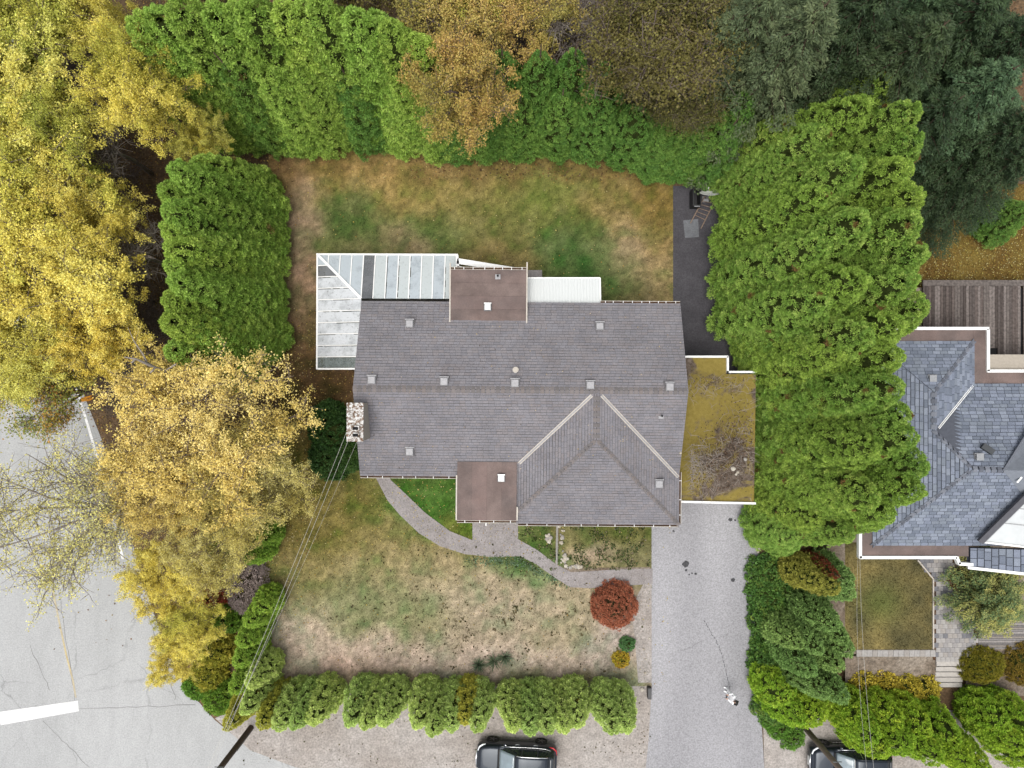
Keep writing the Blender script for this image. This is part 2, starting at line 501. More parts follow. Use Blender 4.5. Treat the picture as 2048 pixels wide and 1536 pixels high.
def lawn(name, poly, z, step=0.16, fn=lawn_color, tuft=0, zz=0.0, leafn=0, label=None, tl=0.085):
    pts = np.array([PX(x, y, zz) for x, y in poly])
    x0, y0 = pts.min(0); x1, y1 = pts.max(0)
    xs = np.arange(x0, x1 + step, step); ys = np.arange(y0, y1 + step, step)
    gx, gy = np.meshgrid(xs, ys, indexing='ij')
    V = np.stack([gx.ravel(), gy.ravel(), np.full(gx.size, z)], 1)
    V[:, 2] += 0.012 * (fbm(V[:, 0] * .8, V[:, 1] * .8) - .5)
    i, j = np.meshgrid(np.arange(len(xs) - 1), np.arange(len(ys) - 1), indexing='ij'); n = len(ys)
    Fc = np.stack([i * n + j, (i + 1) * n + j, (i + 1) * n + j + 1, i * n + j + 1], -1).reshape(-1, 4)
    cx = V[Fc].mean(1)
    Fc = Fc[inpoly(cx[:, 0], cx[:, 1], [tuple(p) for p in pts])]
    s = (H - zz) / FPX
    tp = lambda X, Y: (X / s + 1024, -Y / s + 768)
    px, py = tp(V[:, 0], V[:, 1])
    o = link(name, npmesh(name, V, Fc, fn(px, py), M['lawn']))
    o['kind'] = 'structure'
    if tuft:
        q = rng.random((tuft, 2)) * (x1 - x0, y1 - y0) + (x0, y0)
        q = q[inpoly(q[:, 0], q[:, 1], [tuple(p) for p in pts])]; n = len(q)
        px, py = tp(q[:, 0], q[:, 1]); c = fn(px, py) * (0.7 + 0.75 * rng.random((n, 1)))
        d = rng.normal(size=(n, 3)) * (1, 1, .1) + (0, 0, .75); d /= np.linalg.norm(d, axis=1)[:, None]
        b = np.concatenate([q, np.full((n, 1), z - .01)], 1)
        V2, F2, C2 = kites(b, d, tl * (0.6 + 0.8 * rng.random(n)), 0.028 + 0.022 * rng.random(n), c)
        o2 = link('grass', npmesh('grass', V2, F2, C2, M['grass'])); o2['kind'] = 'stuff'
        o2['label'] = 'short grass blades over ' + (label or 'the lawn'); o2['category'] = 'grass'
    return o


def kites(p, d, ln, wd, c, mid=0.5):
    """leaf-shaped faces: base p, direction d"""
    n = len(p); r = rng.normal(size=(n, 3)); s = np.cross(d, r); s /= np.linalg.norm(s, axis=1)[:, None] + 1e-9
    ln = np.broadcast_to(ln, (n,))[:, None]; wd = np.broadcast_to(wd, (n,))[:, None]
    m = p + d * ln * mid
    V = np.stack([p, m - s * wd / 2, p + d * ln, m + s * wd / 2], 1).reshape(-1, 3)
    return V, np.arange(4 * n).reshape(-1, 4), np.repeat(c, 4, 0)


lawn('lawn', [(535, 270), (1346, 270), (1346, 900), (1303, 960), (1303, 1372), (700, 1372), (540, 1360), (505, 1280), (505, 1060), (560, 880), (560, 600)], 0.020, tuft=110000, label='the house lawn')


def nb_back(px, py):
    c = np.array([124, 102, 52.0]) + (fbm(px / 30, py / 30)[:, None] - .47) * np.array([50, 60, 30.0])
    c = np.clip(c, 10, 250) / 255; return ((c + .055) / 1.055) ** 2.4 * K


lawn('rear_lawn', [(1800, 370), (2200, 370), (2200, 580), (1800, 580)], 0.020, fn=nb_back, tuft=16000, label='the rear lawn behind the trees')

# paths
path_l = [(744, 940), (775, 1000), (800, 1030), (838, 1066), (880, 1092), (930, 1108), (985, 1114), (1040, 1112), (1072, 1128), (1110, 1155), (1140, 1174), (1180, 1176), (1240, 1172), (1305, 1167)]
path_r = [(1305, 1137), (1240, 1138), (1180, 1142), (1142, 1144), (1112, 1128), (1075, 1100), (1036, 1078), (1036, 1030), (945, 1030), (945, 1080), (900, 1062), (850, 1025), (816, 992), (782, 960), (770, 940)]
sheet('garden_path', path_l + path_r, 0.045, M['aggregate'], thick=0.06)
sheet('side_path', [(1287, 1167), (1303, 1167), (1303, 1365), (1276, 1365), (1270, 1280), (1262, 1215)], 0.034, M['gravel'])
sheet('planting_bed', [(1112, 1046), (1118, 1046), (1116, 1130), (1128, 1136), (1300, 1134), (1300, 1141), (1140, 1146), (1110, 1126)], 0.036, M['bed'])
kb = MB(); a = P(1114, 1046); b = P(1113, 1128)
kb.bar((a[0], a[1], .07), (b[0], b[1], .07), 0.09, 0.14)
tag(kb.build('garden_edging', plain('concrete_edge', C(170, 168, 160), 0.9)), 'straight grey concrete edging strip beside the planting bed', 'edging')

# ------------------------------------------------------------------ roofing helper: courses of overlapping tabs on a roof plane
def shingle_geo(pts, i, j, course=0.16, tab=0.30, thick=0.03, cols=None, lift=0.03, gap=.83, var=.035, tg=.008):
    """tabs of one roof plane; pts[i]->pts[j] is its eave. returns lists of quads (4 pts) with colours"""
    pts = [Vector(p) for p in pts]
    o = pts[i]; u = (pts[j] - pts[i]).normalized()
    nrm = Vector((0, 0, 0))
    for k in range(len(pts)):
        nrm += (pts[k] - o).cross(pts[(k + 1) % len(pts)] - o)
    nrm.normalize()
    if nrm.z < 0: nrm = -nrm
    v = nrm.cross(u)
    if v.z < 0: v = -v
    uv = [((p - o).dot(u), (p - o).dot(v)) for p in pts]
    vmax = max(b for a, b in uv)

    def rngs(t):
        xs = []
        for k in range(len(uv)):
            (a0, b0), (a1, b1) = uv[k], uv[(k + 1) % len(uv)]
            if abs(b1 - b0) < 1e-6:
                if abs(b0 - t) < 1e-4: xs += [a0, a1]
                continue
            s = (t - b0) / (b1 - b0)
            if -1e-6 <= s <= 1 + 1e-6: xs.append(a0 + (a1 - a0) * s)
        return (min(xs), max(xs)) if xs else None
    out = []
    nc = int(math.ceil(vmax / course))
    W = lambda a, b, h: tuple(o + u * a + v * b + nrm * h)
    for c in range(nc):
        v0 = c * course; v1 = min(v0 + course * gap, vmax)
        r0 = rngs(max(v0, 1e-5)); r1 = rngs(min(v1, vmax - 1e-5))
        if not r0 or not r1: continue
        lo, hi = min(r0[0], r1[0]), max(r0[1], r1[1])
        off = random.random() * tab
        k0 = int(math.floor((lo + off) / tab)); k1 = int(math.ceil((hi + off) / tab))
        for k in range(k0, k1):
            a = k * tab - off; b = a + tab - tg
            cl = lambda x, r: min(max(x, r[0]), r[1])
            a0, b0, a1, b1 = cl(a, r0), cl(b, r0), cl(a, r1), cl(b, r1)
            if b0 - a0 < 0.01 and b1 - a1 < 0.01: continue
            col = random.choice(cols); f = random.uniform(1 - var, 1 + var)
            col = tuple(x * f for x in col)
            h = lift + thick + random.uniform(-.003, .003)
            d = random.uniform(-.006, .006)
            top = [W(a0, v0 + d, h), W(b0, v0 + d, h), W(b1, v1, lift + .008), W(a1, v1, lift + .008)]
            butt = [W(a0, v0 + d, lift - .01), W(b0, v0 + d, lift - .01), W(b0, v0 + d, h), W(a0, v0 + d, h)]
            out.append((top, butt, col))
    return out


def shingle_part(tabs, name, mat, parent):
    b = MB()
    for top, butt, col in tabs:
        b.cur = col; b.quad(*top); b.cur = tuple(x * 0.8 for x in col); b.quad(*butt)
    return b.build(name, mat, parent, col=True)


def ridge_caps(a, b, w, n1, n2, mat_list, parent, step=0.25, name='ridge_cap'):
    """bent cap pieces along a ridge or hip from a to b; n1/n2: downhill directions either side"""
    a = Vector(a); b = Vector(b); d = (b - a).normalized(); L = (b - a).length
    s1 = Vector(n1).normalized(); s2 = Vector(n2).normalized()
    n = max(1, int(L / step)); up = Vector((0, 0, 1))
    mb = MB(); le = step * .80
    for s in (s1, s2):
        mb.quad((0, 0, .062), tuple(d * le + up * .040), tuple(d * le + s * w + up * .040), tuple(s * w + up * .062))
        mb.quad(tuple(s * w + up * .062), tuple(d * le + s * w + up * .040), tuple(d * le + s * w + up * .0), tuple(s * w))
        mb.quad((0, 0, .062), tuple(s * w + up * .062), tuple(s * w), (0, 0, 0))
    mes = []
    for m in mat_list: mes.append(mb.mesh(name, m))
    for k in range(n):
        o = link(name, mes[k * 7 % len(mes)] if k % 3 else random.choice(mes), parent)
        o.location = a + d * (L * k / n) + Vector((0, 0, random.uniform(0, .004)))
    return n


# ------------------------------------------------------------------ the house
house = thing('house', 'long grey-brown shingled bungalow with hipped front wing and two flat roofs', 'house', (0, 0, 0), R(-0.45))
ZE = 3.4; PT = 0.404
XL, XR, YT, YB, YR, HALF = -8.17, 9.06, 4.40, -5.0, -0.30, 4.7
ZR = ZE + PT * HALF
WL, WC, WF, WA = -0.34, 4.36, -7.52, -2.82
SH = [C(145, 142, 146), C(143, 140, 144), C(148, 144, 147), C(140, 138, 143), C(145, 143, 148), C(146, 141, 143)]
SHM = [plain('ridge_shingle', c, 0.95, var=0.1, scale=12, spec=0.1) for c in (C(142, 135, 133), C(132, 127, 126), C(138, 130, 127), C(128, 123, 122))]
# walls
w = MB(); w.box(XL + .55, YB + .55, 0, XR - .6, YT - .5, ZE - .05); w.build('wall', M['wall'], house)
w = MB(); w.box(WL + .5, WF + .55, 0, XR - .602, YB + .6, ZE - .06); w.build('wall', M['wall'], house)
w = MB(); w.box(-2.75, YT - .7, 0, 0.68, YT + 1.5, 3.5); w.build('wall', M['wall'], house)
w = MB(); w.box(-2.5, WF + 2.2, 0, WL + .6, YB + .58, 3.3); w.build('wall', M['wall'], house)
for (x0, x1, y, f) in ((-6.8, -4.4, YB + .55, -1), (-3.9, -3.0, YB + .55, -1), (1.2, 3.4, WF + .55, -1), (4.6, 7.2, WF + .55, -1), (2.6, 5.4, YT - .5, 1), (6.2, 8.0, YT - .5, 1)):
    b = MB(); b.box(x0, y - .02, 1.0, x1, y + .05 * f, 2.3); win = b.build('window', plain('window_glass', (0.03, 0.04, 0.05), 0.08, var=0.0, spec=0.6), house)
    b = MB()
    for (a0, a1, z0, z1) in ((x0 - .07, x1 + .07, .92, 1.0), (x0 - .07, x1 + .07, 2.3, 2.38), (x0 - .07, x0, 1.0, 2.3), (x1, x1 + .07, 1.0, 2.3), ((x0 + x1) / 2 - .03, (x0 + x1) / 2 + .03, 1.0, 2.3)):
        b.box(a0, y, z0, a1, y + .08 * f, z1)
    b.build('frame', M['white'], win)
b = MB(); b.box(-2.0, WF + 2.13, .05, -1.05, WF + 2.25, 2.15); dr = b.build('door', plain('door_paint', C(110, 70, 50)), house)
b = MB(); b.tube([(-1.15, WF + 2.13, 1.05), (-1.15, WF + 2.05, 1.05), (-1.27, WF + 2.05, 1.05)], .018); b.build('handle', M['grey_metal'], dr)

roof = None
b = MB()   # roof decking under the shingles
for (x0, x1) in ((XL, XR),):
    b.quad((x0, YB, ZE), (x1, YB, ZE), (x1, YR, ZR), (x0, YR, ZR)); b.quad((x1, YT, ZE), (x0, YT, ZE), (x0, YR, ZR), (x1, YR, ZR))
    b.quad((x0, YB, ZE - .16), (x0, YT, ZE - .16), (x1, YT, ZE - .16), (x1, YB, ZE - .16))
    for x, s in ((x0, 1), (x1, -1)):
        p = [(x, YB, ZE - .16), (x, YB, ZE), (x, YR, ZR), (x, YT, ZE), (x, YT, ZE - .16)]
        b.quad(*(p if s > 0 else p[::-1]))
    b.quad((x0, YB, ZE - .16), (x1, YB, ZE - .16), (x1, YB, ZE), (x0, YB, ZE)); b.quad((x1, YT, ZE - .16), (x0, YT, ZE - .16), (x0, YT, ZE), (x1, YT, ZE))
e = 0.005
b.quad((WL, WF, ZE - e), (XR - .003, WF, ZE - e), (WC, WA, ZR - e)); b.quad((WL, YB + .1, ZE - e), (WL, WF, ZE - e), (WC, WA, ZR - e), (WC, YR, ZR - e))
b.quad((XR - .003, WF, ZE - e), (XR - .003, YB + .1, ZE - e), (WC, YR, ZR - e), (WC, WA, ZR - e))
b.box(WL, WF, ZE - .165, XR - .003, YB - .003, ZE - .02)
roof = b.build('roof', plain('roof_felt', C(96, 92, 90), 0.95), house)
planes = [
    ([(XL, YT, ZE), (XR, YT, ZE), (XR, YR, ZR), (XL, YR, ZR)], 0, 1),
    ([(XL, YB, ZE), (WL + .03, YB, ZE), (WC + .03, YR, ZR), (XL, YR, ZR)], 0, 1),
    ([(XR - .02, YB, ZE), (XR, YB, ZE), (XR, YR, ZR), (WC - .03, YR, ZR)], 0, 1),
    ([(WL, WF, ZE), (XR - .003, WF, ZE), (WC, WA, ZR)], 0, 1),
    ([(WL, WF, ZE), (WL, YB + .03, ZE), (WC, YR + .03, ZR), (WC, WA, ZR)], 0, 1),
    ([(XR - .003, WF, ZE), (XR - .003, YB + .03, ZE), (WC, YR + .03, ZR), (WC, WA, ZR)], 0, 1)]
tabs = []
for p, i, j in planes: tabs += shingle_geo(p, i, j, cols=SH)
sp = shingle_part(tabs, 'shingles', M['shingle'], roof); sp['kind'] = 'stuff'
dn = lambda x, y: (x, y, -PT)
ridge_caps((XL, YR, ZR + .03), (XR, YR, ZR + .03), .19, dn(0, 1), dn(0, -1), SHM, roof)
ridge_caps((WC, YR - .3, ZR + .03), (WC, WA, ZR + .03), .19, dn(1, 0), dn(-1, 0), SHM, roof)
for sx in (-1, 1):
    ridge_caps((WC + sx * HALF, WF, ZE + .03), (WC, WA, ZR + .03), .17, (0.0, -1, -PT), (sx, 0.0, -PT), SHM, roof, name='hip_cap')
# valley flashing: two pale metal strips each side of a groove
for sx in (-1, 1):
    a = Vector((WC + sx * .25, YR - .25, ZR + .09 - .25 * PT)); d = Vector((WC + sx * HALF, YB, ZE + .09))
    if sx > 0: d = Vector((XR - .05, YB + .05, ZE + .10))
    else: d = a.lerp(d, .83)
    s = (d - a).normalized().cross(Vector((0, 0, 1))).normalized()
    for k in (-1, 1):
        b = MB(); b.bar(a + s * .06 * k, d + s * .06 * k, .045, .02); b.build('valley_flashing', M['trim'], roof)
    b = MB(); b.bar(a - Vector((0, 0, .012)), d - Vector((0, 0, .012)), .055, .012); b.build('valley_groove', M['vent'], roof)

# flat roofs of roll roofing, each strip a piece
RM = [M['roll'], grainy('brown_roll_roofing_b', C(142, 122, 116), C(128, 114, 110), fine=20, mid=0.9, big=0.5, a_fine=0.12, a_mid=0.14, bump=0.15), grainy('brown_roll_roofing_c', C(128, 112, 107), C(138, 122, 116), fine=20, mid=0.9, big=0.5, a_fine=0.14, a_mid=0.24, bump=0.15)]


def flat_roof(x0, x1, y0, y1, z, along_x, n, fascia):
    b = MB(); b.box(x0, y0, z - .22, x1, y1, z); fr = b.build('flat_roof', M['roll'], house)
    for k in range(n):
        b = MB(); t0 = k / n; t1 = (k + 1) / n
        if along_x: b.box(x0 + .01, y0 + (y1 - y0) * t0, z, x1 - .01, y0 + (y1 - y0) * t1 - .012, z + .014 + .004 * (k % 2))
        else: b.box(x0 + (x1 - x0) * t0, y0 + .01, z, x0 + (x1 - x0) * t1 - .012, y1 - .01, z + .014 + .004 * (k % 2))
        b.build('roofing_strip', RM[k % 3], fr)
    for (a, c) in fascia:
        b = MB(); b.bar((a[0], a[1], z - .06), (c[0], c[1], z - .06), .07, .2); b.build('fascia', M['trim'], fr)
    return fr


zb = 3.86
s1 = (H - zb) / FPX
fx0, fx1, fy0, fy1 = (900 - 1024) * s1, (1051 - 1024) * s1, (768 - 645) * s1, (768 - 540) * s1
fr1 = flat_roof(fx0, fx1, fy0, fy1, zb, True, 4, [((fx0 - .035, fy0), (fx0 - .035, fy1 + .35)), ((fx1 + .035, fy0 - .1), (fx1 + .035, fy1 + .42))])
zp = 3.8; s2 = (H - zp) / FPX
qx0, qx1, qy0, qy1 = (916 - 1024) * s2, (1035 - 1024) * s2, (768 - 1041) * s2, (768 - 924) * s2
fr2 = flat_roof(qx0, qx1, qy0, qy1, zp, False, 4, [((qx0 - .035, qy0), (qx0 - .035, YB + .1)), ((qx1 + .035, qy0), (qx1 + .035, WF + .95))])
for x in (-2.6, 0.1):
    b = MB(); b.box(x - .09, WF + .25, 0, x + .09, WF + .43, zp - .2); b.build('porch_post', M['trim'], house)
for k in range(1):
    b = MB(); b.tube([(-1.34, qy0 - .02, zp - .15), (-1.34, qy0 - .32, zp - .17)], .035, 8); b.build('spout', M['white'], fr2)


def gutter(a, c, z, n_tick, parent, side):
    """open eaves gutter with hanger straps"""
    a = Vector((a[0], a[1], z)); c = Vector((c[0], c[1], z)); d = (c - a).normalized(); s = Vector((side[0], side[1], 0))
    b = MB()
    b.bar(a + s * .13, c + s * .13, .025, .11); b.bar(a + s * .015, c + s * .015, .02, .11); b.bar(a + s * .07 - Vector((0, 0, .06)), c + s * .07 - Vector((0, 0, .06)), .13, .012)
    g_ = b.build('gutter', M['trim'], parent)
    for k in range(n_tick):
        p = a + (c - a) * ((k + .5 + random.uniform(-.15, .15)) / n_tick); b = MB()
        b.bar(p + s * .0 + Vector((0, 0, .062)), p + s * .14 + Vector((0, 0, .062)), .03, .012); b.build('hanger', M['white'], g_)
    b = MB(); b.bar(a + s * .07 - Vector((0, 0, .048)), c + s * .07 - Vector((0, 0, .048)), .095, .008); b.build('litter', M['mulch'], g_)


gutter((fx0, fy1), (fx1, fy1), zb - .02, 8, house, (0, 1))
gutter((XL, YB), (qx0, YB), ZE - .03, 6, house, (0, -1))
gutter((qx0, qy0), (qx1, qy0), zp - .04, 4, house, (0, -1))
gutter((qx1 + .1, WF), (XR, WF), ZE - .03, 9, house, (0, -1))
gutter((XR, WF), (XR, YB + .3), ZE - .03, 3, house, (1, 0))
gutter((4.76, YT), (XR, YT), ZE - .03, 9, house, (0, 1))


def roof_z(x, y):
    z = ZE + PT * (HALF - abs(y - YR))
    if y < WA: zw = ZE + PT * min(x - WL, XR - x, y - WF)
    else: zw = ZE + PT * min(x - WL, XR - x)
    return max(z, zw) if (y < YR and WL < x < XR and y > WF) else z


M['flange'] = plain('vent_flange', C(118, 115, 117), .7, var=.1)


def vent(px, py, mat='vent', z=None, w=.42):
    x, y = P(px, py, 4.6)[:2] if z is None else P(px, py, z)[:2]
    zz = roof_z(x, y) if z is None else z
    x, y = P(px, py, zz + .2)[:2]
    v = link('roof_vent', None, house) if False else None
    b = MB(); b.box(x - w * .62, y - w * .62, zz - .22, x + w * .62, y + w * .66, zz + .075 if z is None else zz + .03)
    base = b.build('roof_vent', M['flange'], house)
    b = MB(); b.box(x - w * .42, y - w * .42, zz + .03, x + w * .42, y + w * .42, zz + .22); b.build('throat', M['dark'], base)
    b = MB()
    x0, x1, y0, y1 = x - w / 2, x + w / 2, y - w / 2, y + w / 2; z0, z1 = zz + .2, zz + .26
    b._hex([(x0, y0, z0), (x1, y0, z0), (x1, y1, z0), (x0, y1, z0), (x0 + .04, y0 + .04, z1), (x1 - .04, y0 + .04, z1), (x1 - .04, y1 - .04, z1), (x0 + .04, y1 - .04, z1)])
    b.box(x - w * .58, y1 + .003, z0 - .01, x + w * .58, y1 + .05, z0 + .03)
    b.build('cap', M[mat], base)


for p in ((818, 649), (1199, 651), (743, 762), (888, 764), (1030, 766), (1181, 769), (1340, 771), (820, 905), (1320, 966)): vent(*p)
vent(974, 614, 'white', z=zb + .02, w=.34)
vent(1004, 957, 'white', z=zp + .02, w=.34)
# round-capped flue near the ridge and plumbing pipes
x, y = P(1031, 743, 5.1)[:2]; zz = roof_z(x, y)
b = MB(); b.tube([(x, y, zz - .1), (x, y, zz + .35)], .09, 12); fl = b.build('flue_pipe', M['grey_metal'], house)
b = MB(); b.tube([(x, y + .05, zz + .3), (x, y + .09, zz + .44)], [.12, .16], 12); b.build('cowl', M['trim'], fl)
for px, py, zq in ((1322, 829, None), (994, 553, zb)):
    x, y = P(px, py, 4.7 if zq is None else zq)[:2]; zz = roof_z(x, y) if zq is None else zq
    b = MB(); b.tube([(x, y, zz - .1), (x, y, zz + .3)], .055, 10, cap=False); pp = b.build('plumbing_pipe', M['grey_metal'], house)
    b = MB(); b.tube([(x, y, zz + .2), (x, y, zz + .24)], .045, 10); b.build('pipe_bore', M['dark'], pp)
    b = MB(); b.box(x - .14, y - .16, zz - .1, x + .14, y + .1, zz + .05); b.build('flashing', M['vent'], pp)

# chimney
cm = grainy('lichen_concrete', C(128, 96, 74), C(120, 104, 88), fine=9, mid=3.0, big=1.2, a_fine=0.4, a_mid=0.35,
            extra=lambda nt, vec, base: n_mix(nt, n_ramp(nt, n_noise(nt, vec, 7.0, 6.0, 0.8), [(0.46, 0.0), (0.56, 1.0)]), base, (0.55, 0.55, 0.53)))
cb = plain('chimney_render', C(188, 178, 164), 0.9, var=0.12, scale=7, bump=0.3)
cx0, cx1, cy0, cy1 = -8.24, -7.46, -2.92, -1.03
b = MB(); b.box(cx0 - .02, cy0, 0, cx1, cy1, 6.05); ch = b.build('chimney', cb, house)
b = MB(); b.box(cx0 - .05, cy0 - .03, 6.05, cx1 + .012, cy1 + .03, 6.13); b.build('chimney_cap', cm, ch)
for yy in (-2.28, -2.62):
    b = MB()
    for (a0, a1, b0, b1) in ((-8.02, -7.96, yy - .13, yy + .13), (-7.68, -7.62, yy - .13, yy + .13), (-7.958, -7.682, yy - .13, yy - .08), (-7.958, -7.682, yy + .08, yy + .13)): b.box(a0, b0, 6.13, a1, b1, 6.27)
    f_ = b.build('flue', cm, ch)
    b = MB(); b.box(-7.958, yy - .078, 6.135, -7.682, yy + .078, 6.15); b.build('flue_opening', M['dark'], f_)

# ------------------------------------------------------------------ glazed lean-to (sunroom)
def dirty_glass(name, tint, lo, hi, grime, scale):
    m, nt, bs = newmat(name)
    vec = n_coord(nt)
    n1 = n_noise(nt, vec, scale, 8.0, 0.72)
    f = n_ramp(nt, n1, [(lo, 0.25), (hi, 0.97)])
    sp2 = n_ramp(nt, n_noise(nt, vec, 8.0, 6.0, 0.85), [(0.56, 0.0), (0.64, grime)])
    col = n_mix(nt, sp2, tint, (0.10, 0.10, 0.09))
    nt.links.new(col, bs.inputs['Base Color']); bs.inputs['Roughness'].default_value = 0.35
    g_ = nt.nodes.new('ShaderNodeBsdfTransparent'); g_.inputs[0].default_value = (0.75, 0.8, 0.8, 1)
    mx = nt.nodes.new('ShaderNodeMixShader'); out = nt.nodes['Material Output']
    nt.links.new(f, mx.inputs[0]); nt.links.new(g_.outputs[0], mx.inputs[1]); nt.links.new(bs.outputs[0], mx.inputs[2]); nt.links.new(mx.outputs[0], out.inputs['Surface'])
    return m


GB = [dirty_glass('pale_blue_glazing', C(206, 216, 222), .1, .5, .5, 1.2), dirty_glass('milky_glazing', C(216, 224, 224), .1, .4, .5, 1.0)]
GW = dirty_glass('whitened_glazing', C(232, 236, 240), .18, .52, .9, 1.3)
GD = dirty_glass('clear_glazing', C(150, 152, 156), .25, .9, .2, 1.0)
GG = dirty_glass('algae_glazing', C(150, 160, 158), .3, .8, .9, 3.0)
zo, zi = 2.55, 3.22
so, si = (H - zo) / FPX, (H - zi) / FPX
ox0, oy0 = (634 - 1024) * so, (768 - 510) * so          # outer corner
ox1 = (913 - 1024) * so
oy1 = (768 - 738) * so
ix, iy = (722 - 1024) * si, (768 - 598) * si              # inner corner at the house eave
sun_r = thing('sunroom', 'white framed glass sunroom wrapped round the rear corner of the house', 'sunroom', (0, 0, 0), R(-0.2))
# floor slab, low walls, posts
b = MB(); b.prism([(ox0 + .1, oy1), (XL + .5, oy1), (XL + .5, YT - .5), (ox1, YT - .5), (ox1, oy0 - .1), (ox0 + .1, oy0 - .1)], 0, .1); b.build('floor_slab', plain('slab', C(150, 146, 142), 0.9), sun_r)
fw = .055


def pane(pts, mat):
    b = MB(); p = [Vector(q) for q in pts]; n = (p[1] - p[0]).cross(p[2] - p[0]).normalized()
    if n.z < 0: n = -n
    k = len(p); q = [v + n * .012 for v in p]
    b.quad(*p[::-1]); b.quad(*q)
    for i in range(k): b.quad(p[i], p[(i + 1) % k], q[(i + 1) % k], q[i])
    return b.build('glass_pane', mat, sun_r)


def rafter(a, c, w=.055, h=.07, name='glazing_bar'):
    b = MB(); b.bar(a, c, w, h); return b.build(name, M['white'], sun_r)


# north slope: from outer line y=oy0 (z zo) to inner y=iy (z zi); corner hip from (ox0,oy0) to (ix,iy)
npan = 12
xs = [ox0 + (ox1 - ox0) * (.0 + k / npan) for k in range(npan + 1)]
for k in range(npan):
    x0, x1 = xs[k] + .03, xs[k + 1] - .03
    hip = lambda x: oy0 + (iy - oy0) * min(1, (x - ox0) / (ix - ox0))
    zt = lambda y: zo + (zi - zo) * (oy0 - y) / (oy0 - iy)
    ya, yb = hip(x0), hip(x1)
    pts = [(x0, oy0 - .03, zo), (x0, ya, zt(ya)), (x1, yb, zt(yb)), (x1, oy0 - .03, zo)]
    if x0 < ix < x1: pts = [(x0, oy0 - .03, zo), (x0, ya, zt(ya)), (ix, iy, zi), (x1, iy, zi), (x1, oy0 - .03, zo)]
    pane(pts, GD if k == 4 else (GB[0] if k < 4 else GB[k % 2]))
    if k: rafter((xs[k], oy0, zo + .02), (xs[k], hip(xs[k]), zt(hip(xs[k])) + .02))
rafter((ox1, oy0 + .04, zo + .02), (ox1, iy, zi + .02), .09)
# west slope
nw = 10
ys = [oy0 + (oy1 - oy0) * k / nw for k in range(nw + 1)]
zx = lambda x: zo + (zi - zo) * (x - ox0) / (ix - ox0)
for k in range(nw):
    y0, y1 = ys[k] - .03, ys[k + 1] + .03
    hx = lambda y: ox0 + (ix - ox0) * min(1, (oy0 - y) / (oy0 - iy))
    xa, xb = hx(y0), hx(y1)
    pts = [(ox0 + .03, y0, zo), (ox0 + .03, y1, zo), (xb, y1, zx(xb)), (xa, y0, zx(xa))]
    if k == 0: pts = [(ox0 + .06, y0, zo), (ox0 + .03, y1, zo), (xb, y1, zx(xb))]
    pane(pts, GD if k == 1 else GG if k == nw - 1 else GB[0] if k == 0 else GW)
    if k: rafter((ox0, ys[k], zo + .02), (hx(ys[k]), ys[k], zx(hx(ys[k])) + .02), .045)
rafter((ox0, oy0, zo + .04), (ix, iy, zi + .04), .14, .06, 'hip_bar')
rafter((ox0 - .05, oy0, zo + .005), (ox1 + .05, oy0, zo + .005), .09, .1, 'eave_rail')
rafter((ox0, oy0 + .02, zo + .003), (ox0, oy1 - .06, zo + .003), .08, .1, 'eave_rail')
rafter((ox0 + .05, oy1 - .03, zo - .01), (ix - .1, oy1 - .03, zi - .01), .09, .1, 'end_rail')
for k in range(0, npan + 1, 2): rafter((xs[k], oy0 - .02, .1), (xs[k], oy0 - .02, zo), .06, .06, 'post')
for k in range(2, nw + 1, 2): rafter((ox0 + .02, ys[k], .1), (ox0 + .02, ys[k], zo), .06, .06, 'post')
for (a, c) in (((ox0, oy0 - .02), (ox1, oy0 - .02)), ((ox0 + .02, oy0), (ox0 + .02, oy1))):
    b = MB(); b.bar((a[0], a[1], .4), (c[0], c[1], .4), .08, .6); b.build('low_wall', M['white'], sun_r)
# dark algae collecting along the glazing bars
alg = MB()
gm = plain('algae', C(70, 74, 66), .9, var=.3, scale=8)
def grime(a, c, off):
    a = Vector(a); c = Vector(c); t = 0.03; b = alg; s = (c - a).normalized().cross(Vector((0, 0, 1))) * off
    while t < .95:
        t2 = min(.97, t + random.uniform(.03, .16))
        if random.random() < .6: b.bar(a.lerp(c, t) + s + Vector((0, 0, .018)), a.lerp(c, t2) + s + Vector((0, 0, .018)), random.uniform(.02, .05), .006)
        t = t2
for k in range(2, nw):
    grime((ox0, ys[k], zo), (hx(ys[k]), ys[k], zx(hx(ys[k]))), .045)
for k in (6, 7, 8, 11): grime((xs[k], oy0 - .05, zo), (xs[k], iy, zi), -.05)
alg.build('algae_streaks', gm, sun_r)['kind'] = 'stuff'
# slanting white rails running from the sunroom corner behind the flat roof
aw = thing('white_awning_frame', 'slanting white timber frame reaching from the sunroom to behind the flat roof', 'awning')
for (p, q, w_) in (((914, 522), (1045, 543), .30), ((914, 536), (1000, 548), .22), ((914, 510), (917, 540), .14)):
    a = P(*p, 2.9); c = P(*q, 2.9); b = MB(); b.bar(a, c, w_, .09); b.build('rail', M['white'], aw)
for p in ((917, 524), (1040, 541)):
    a = P(*p, 2.9); b = MB(); b.box(a[0] - .04, a[1] - .04, 0, a[0] + .04, a[1] + .04, 2.86); b.build('post', M['white'], aw)
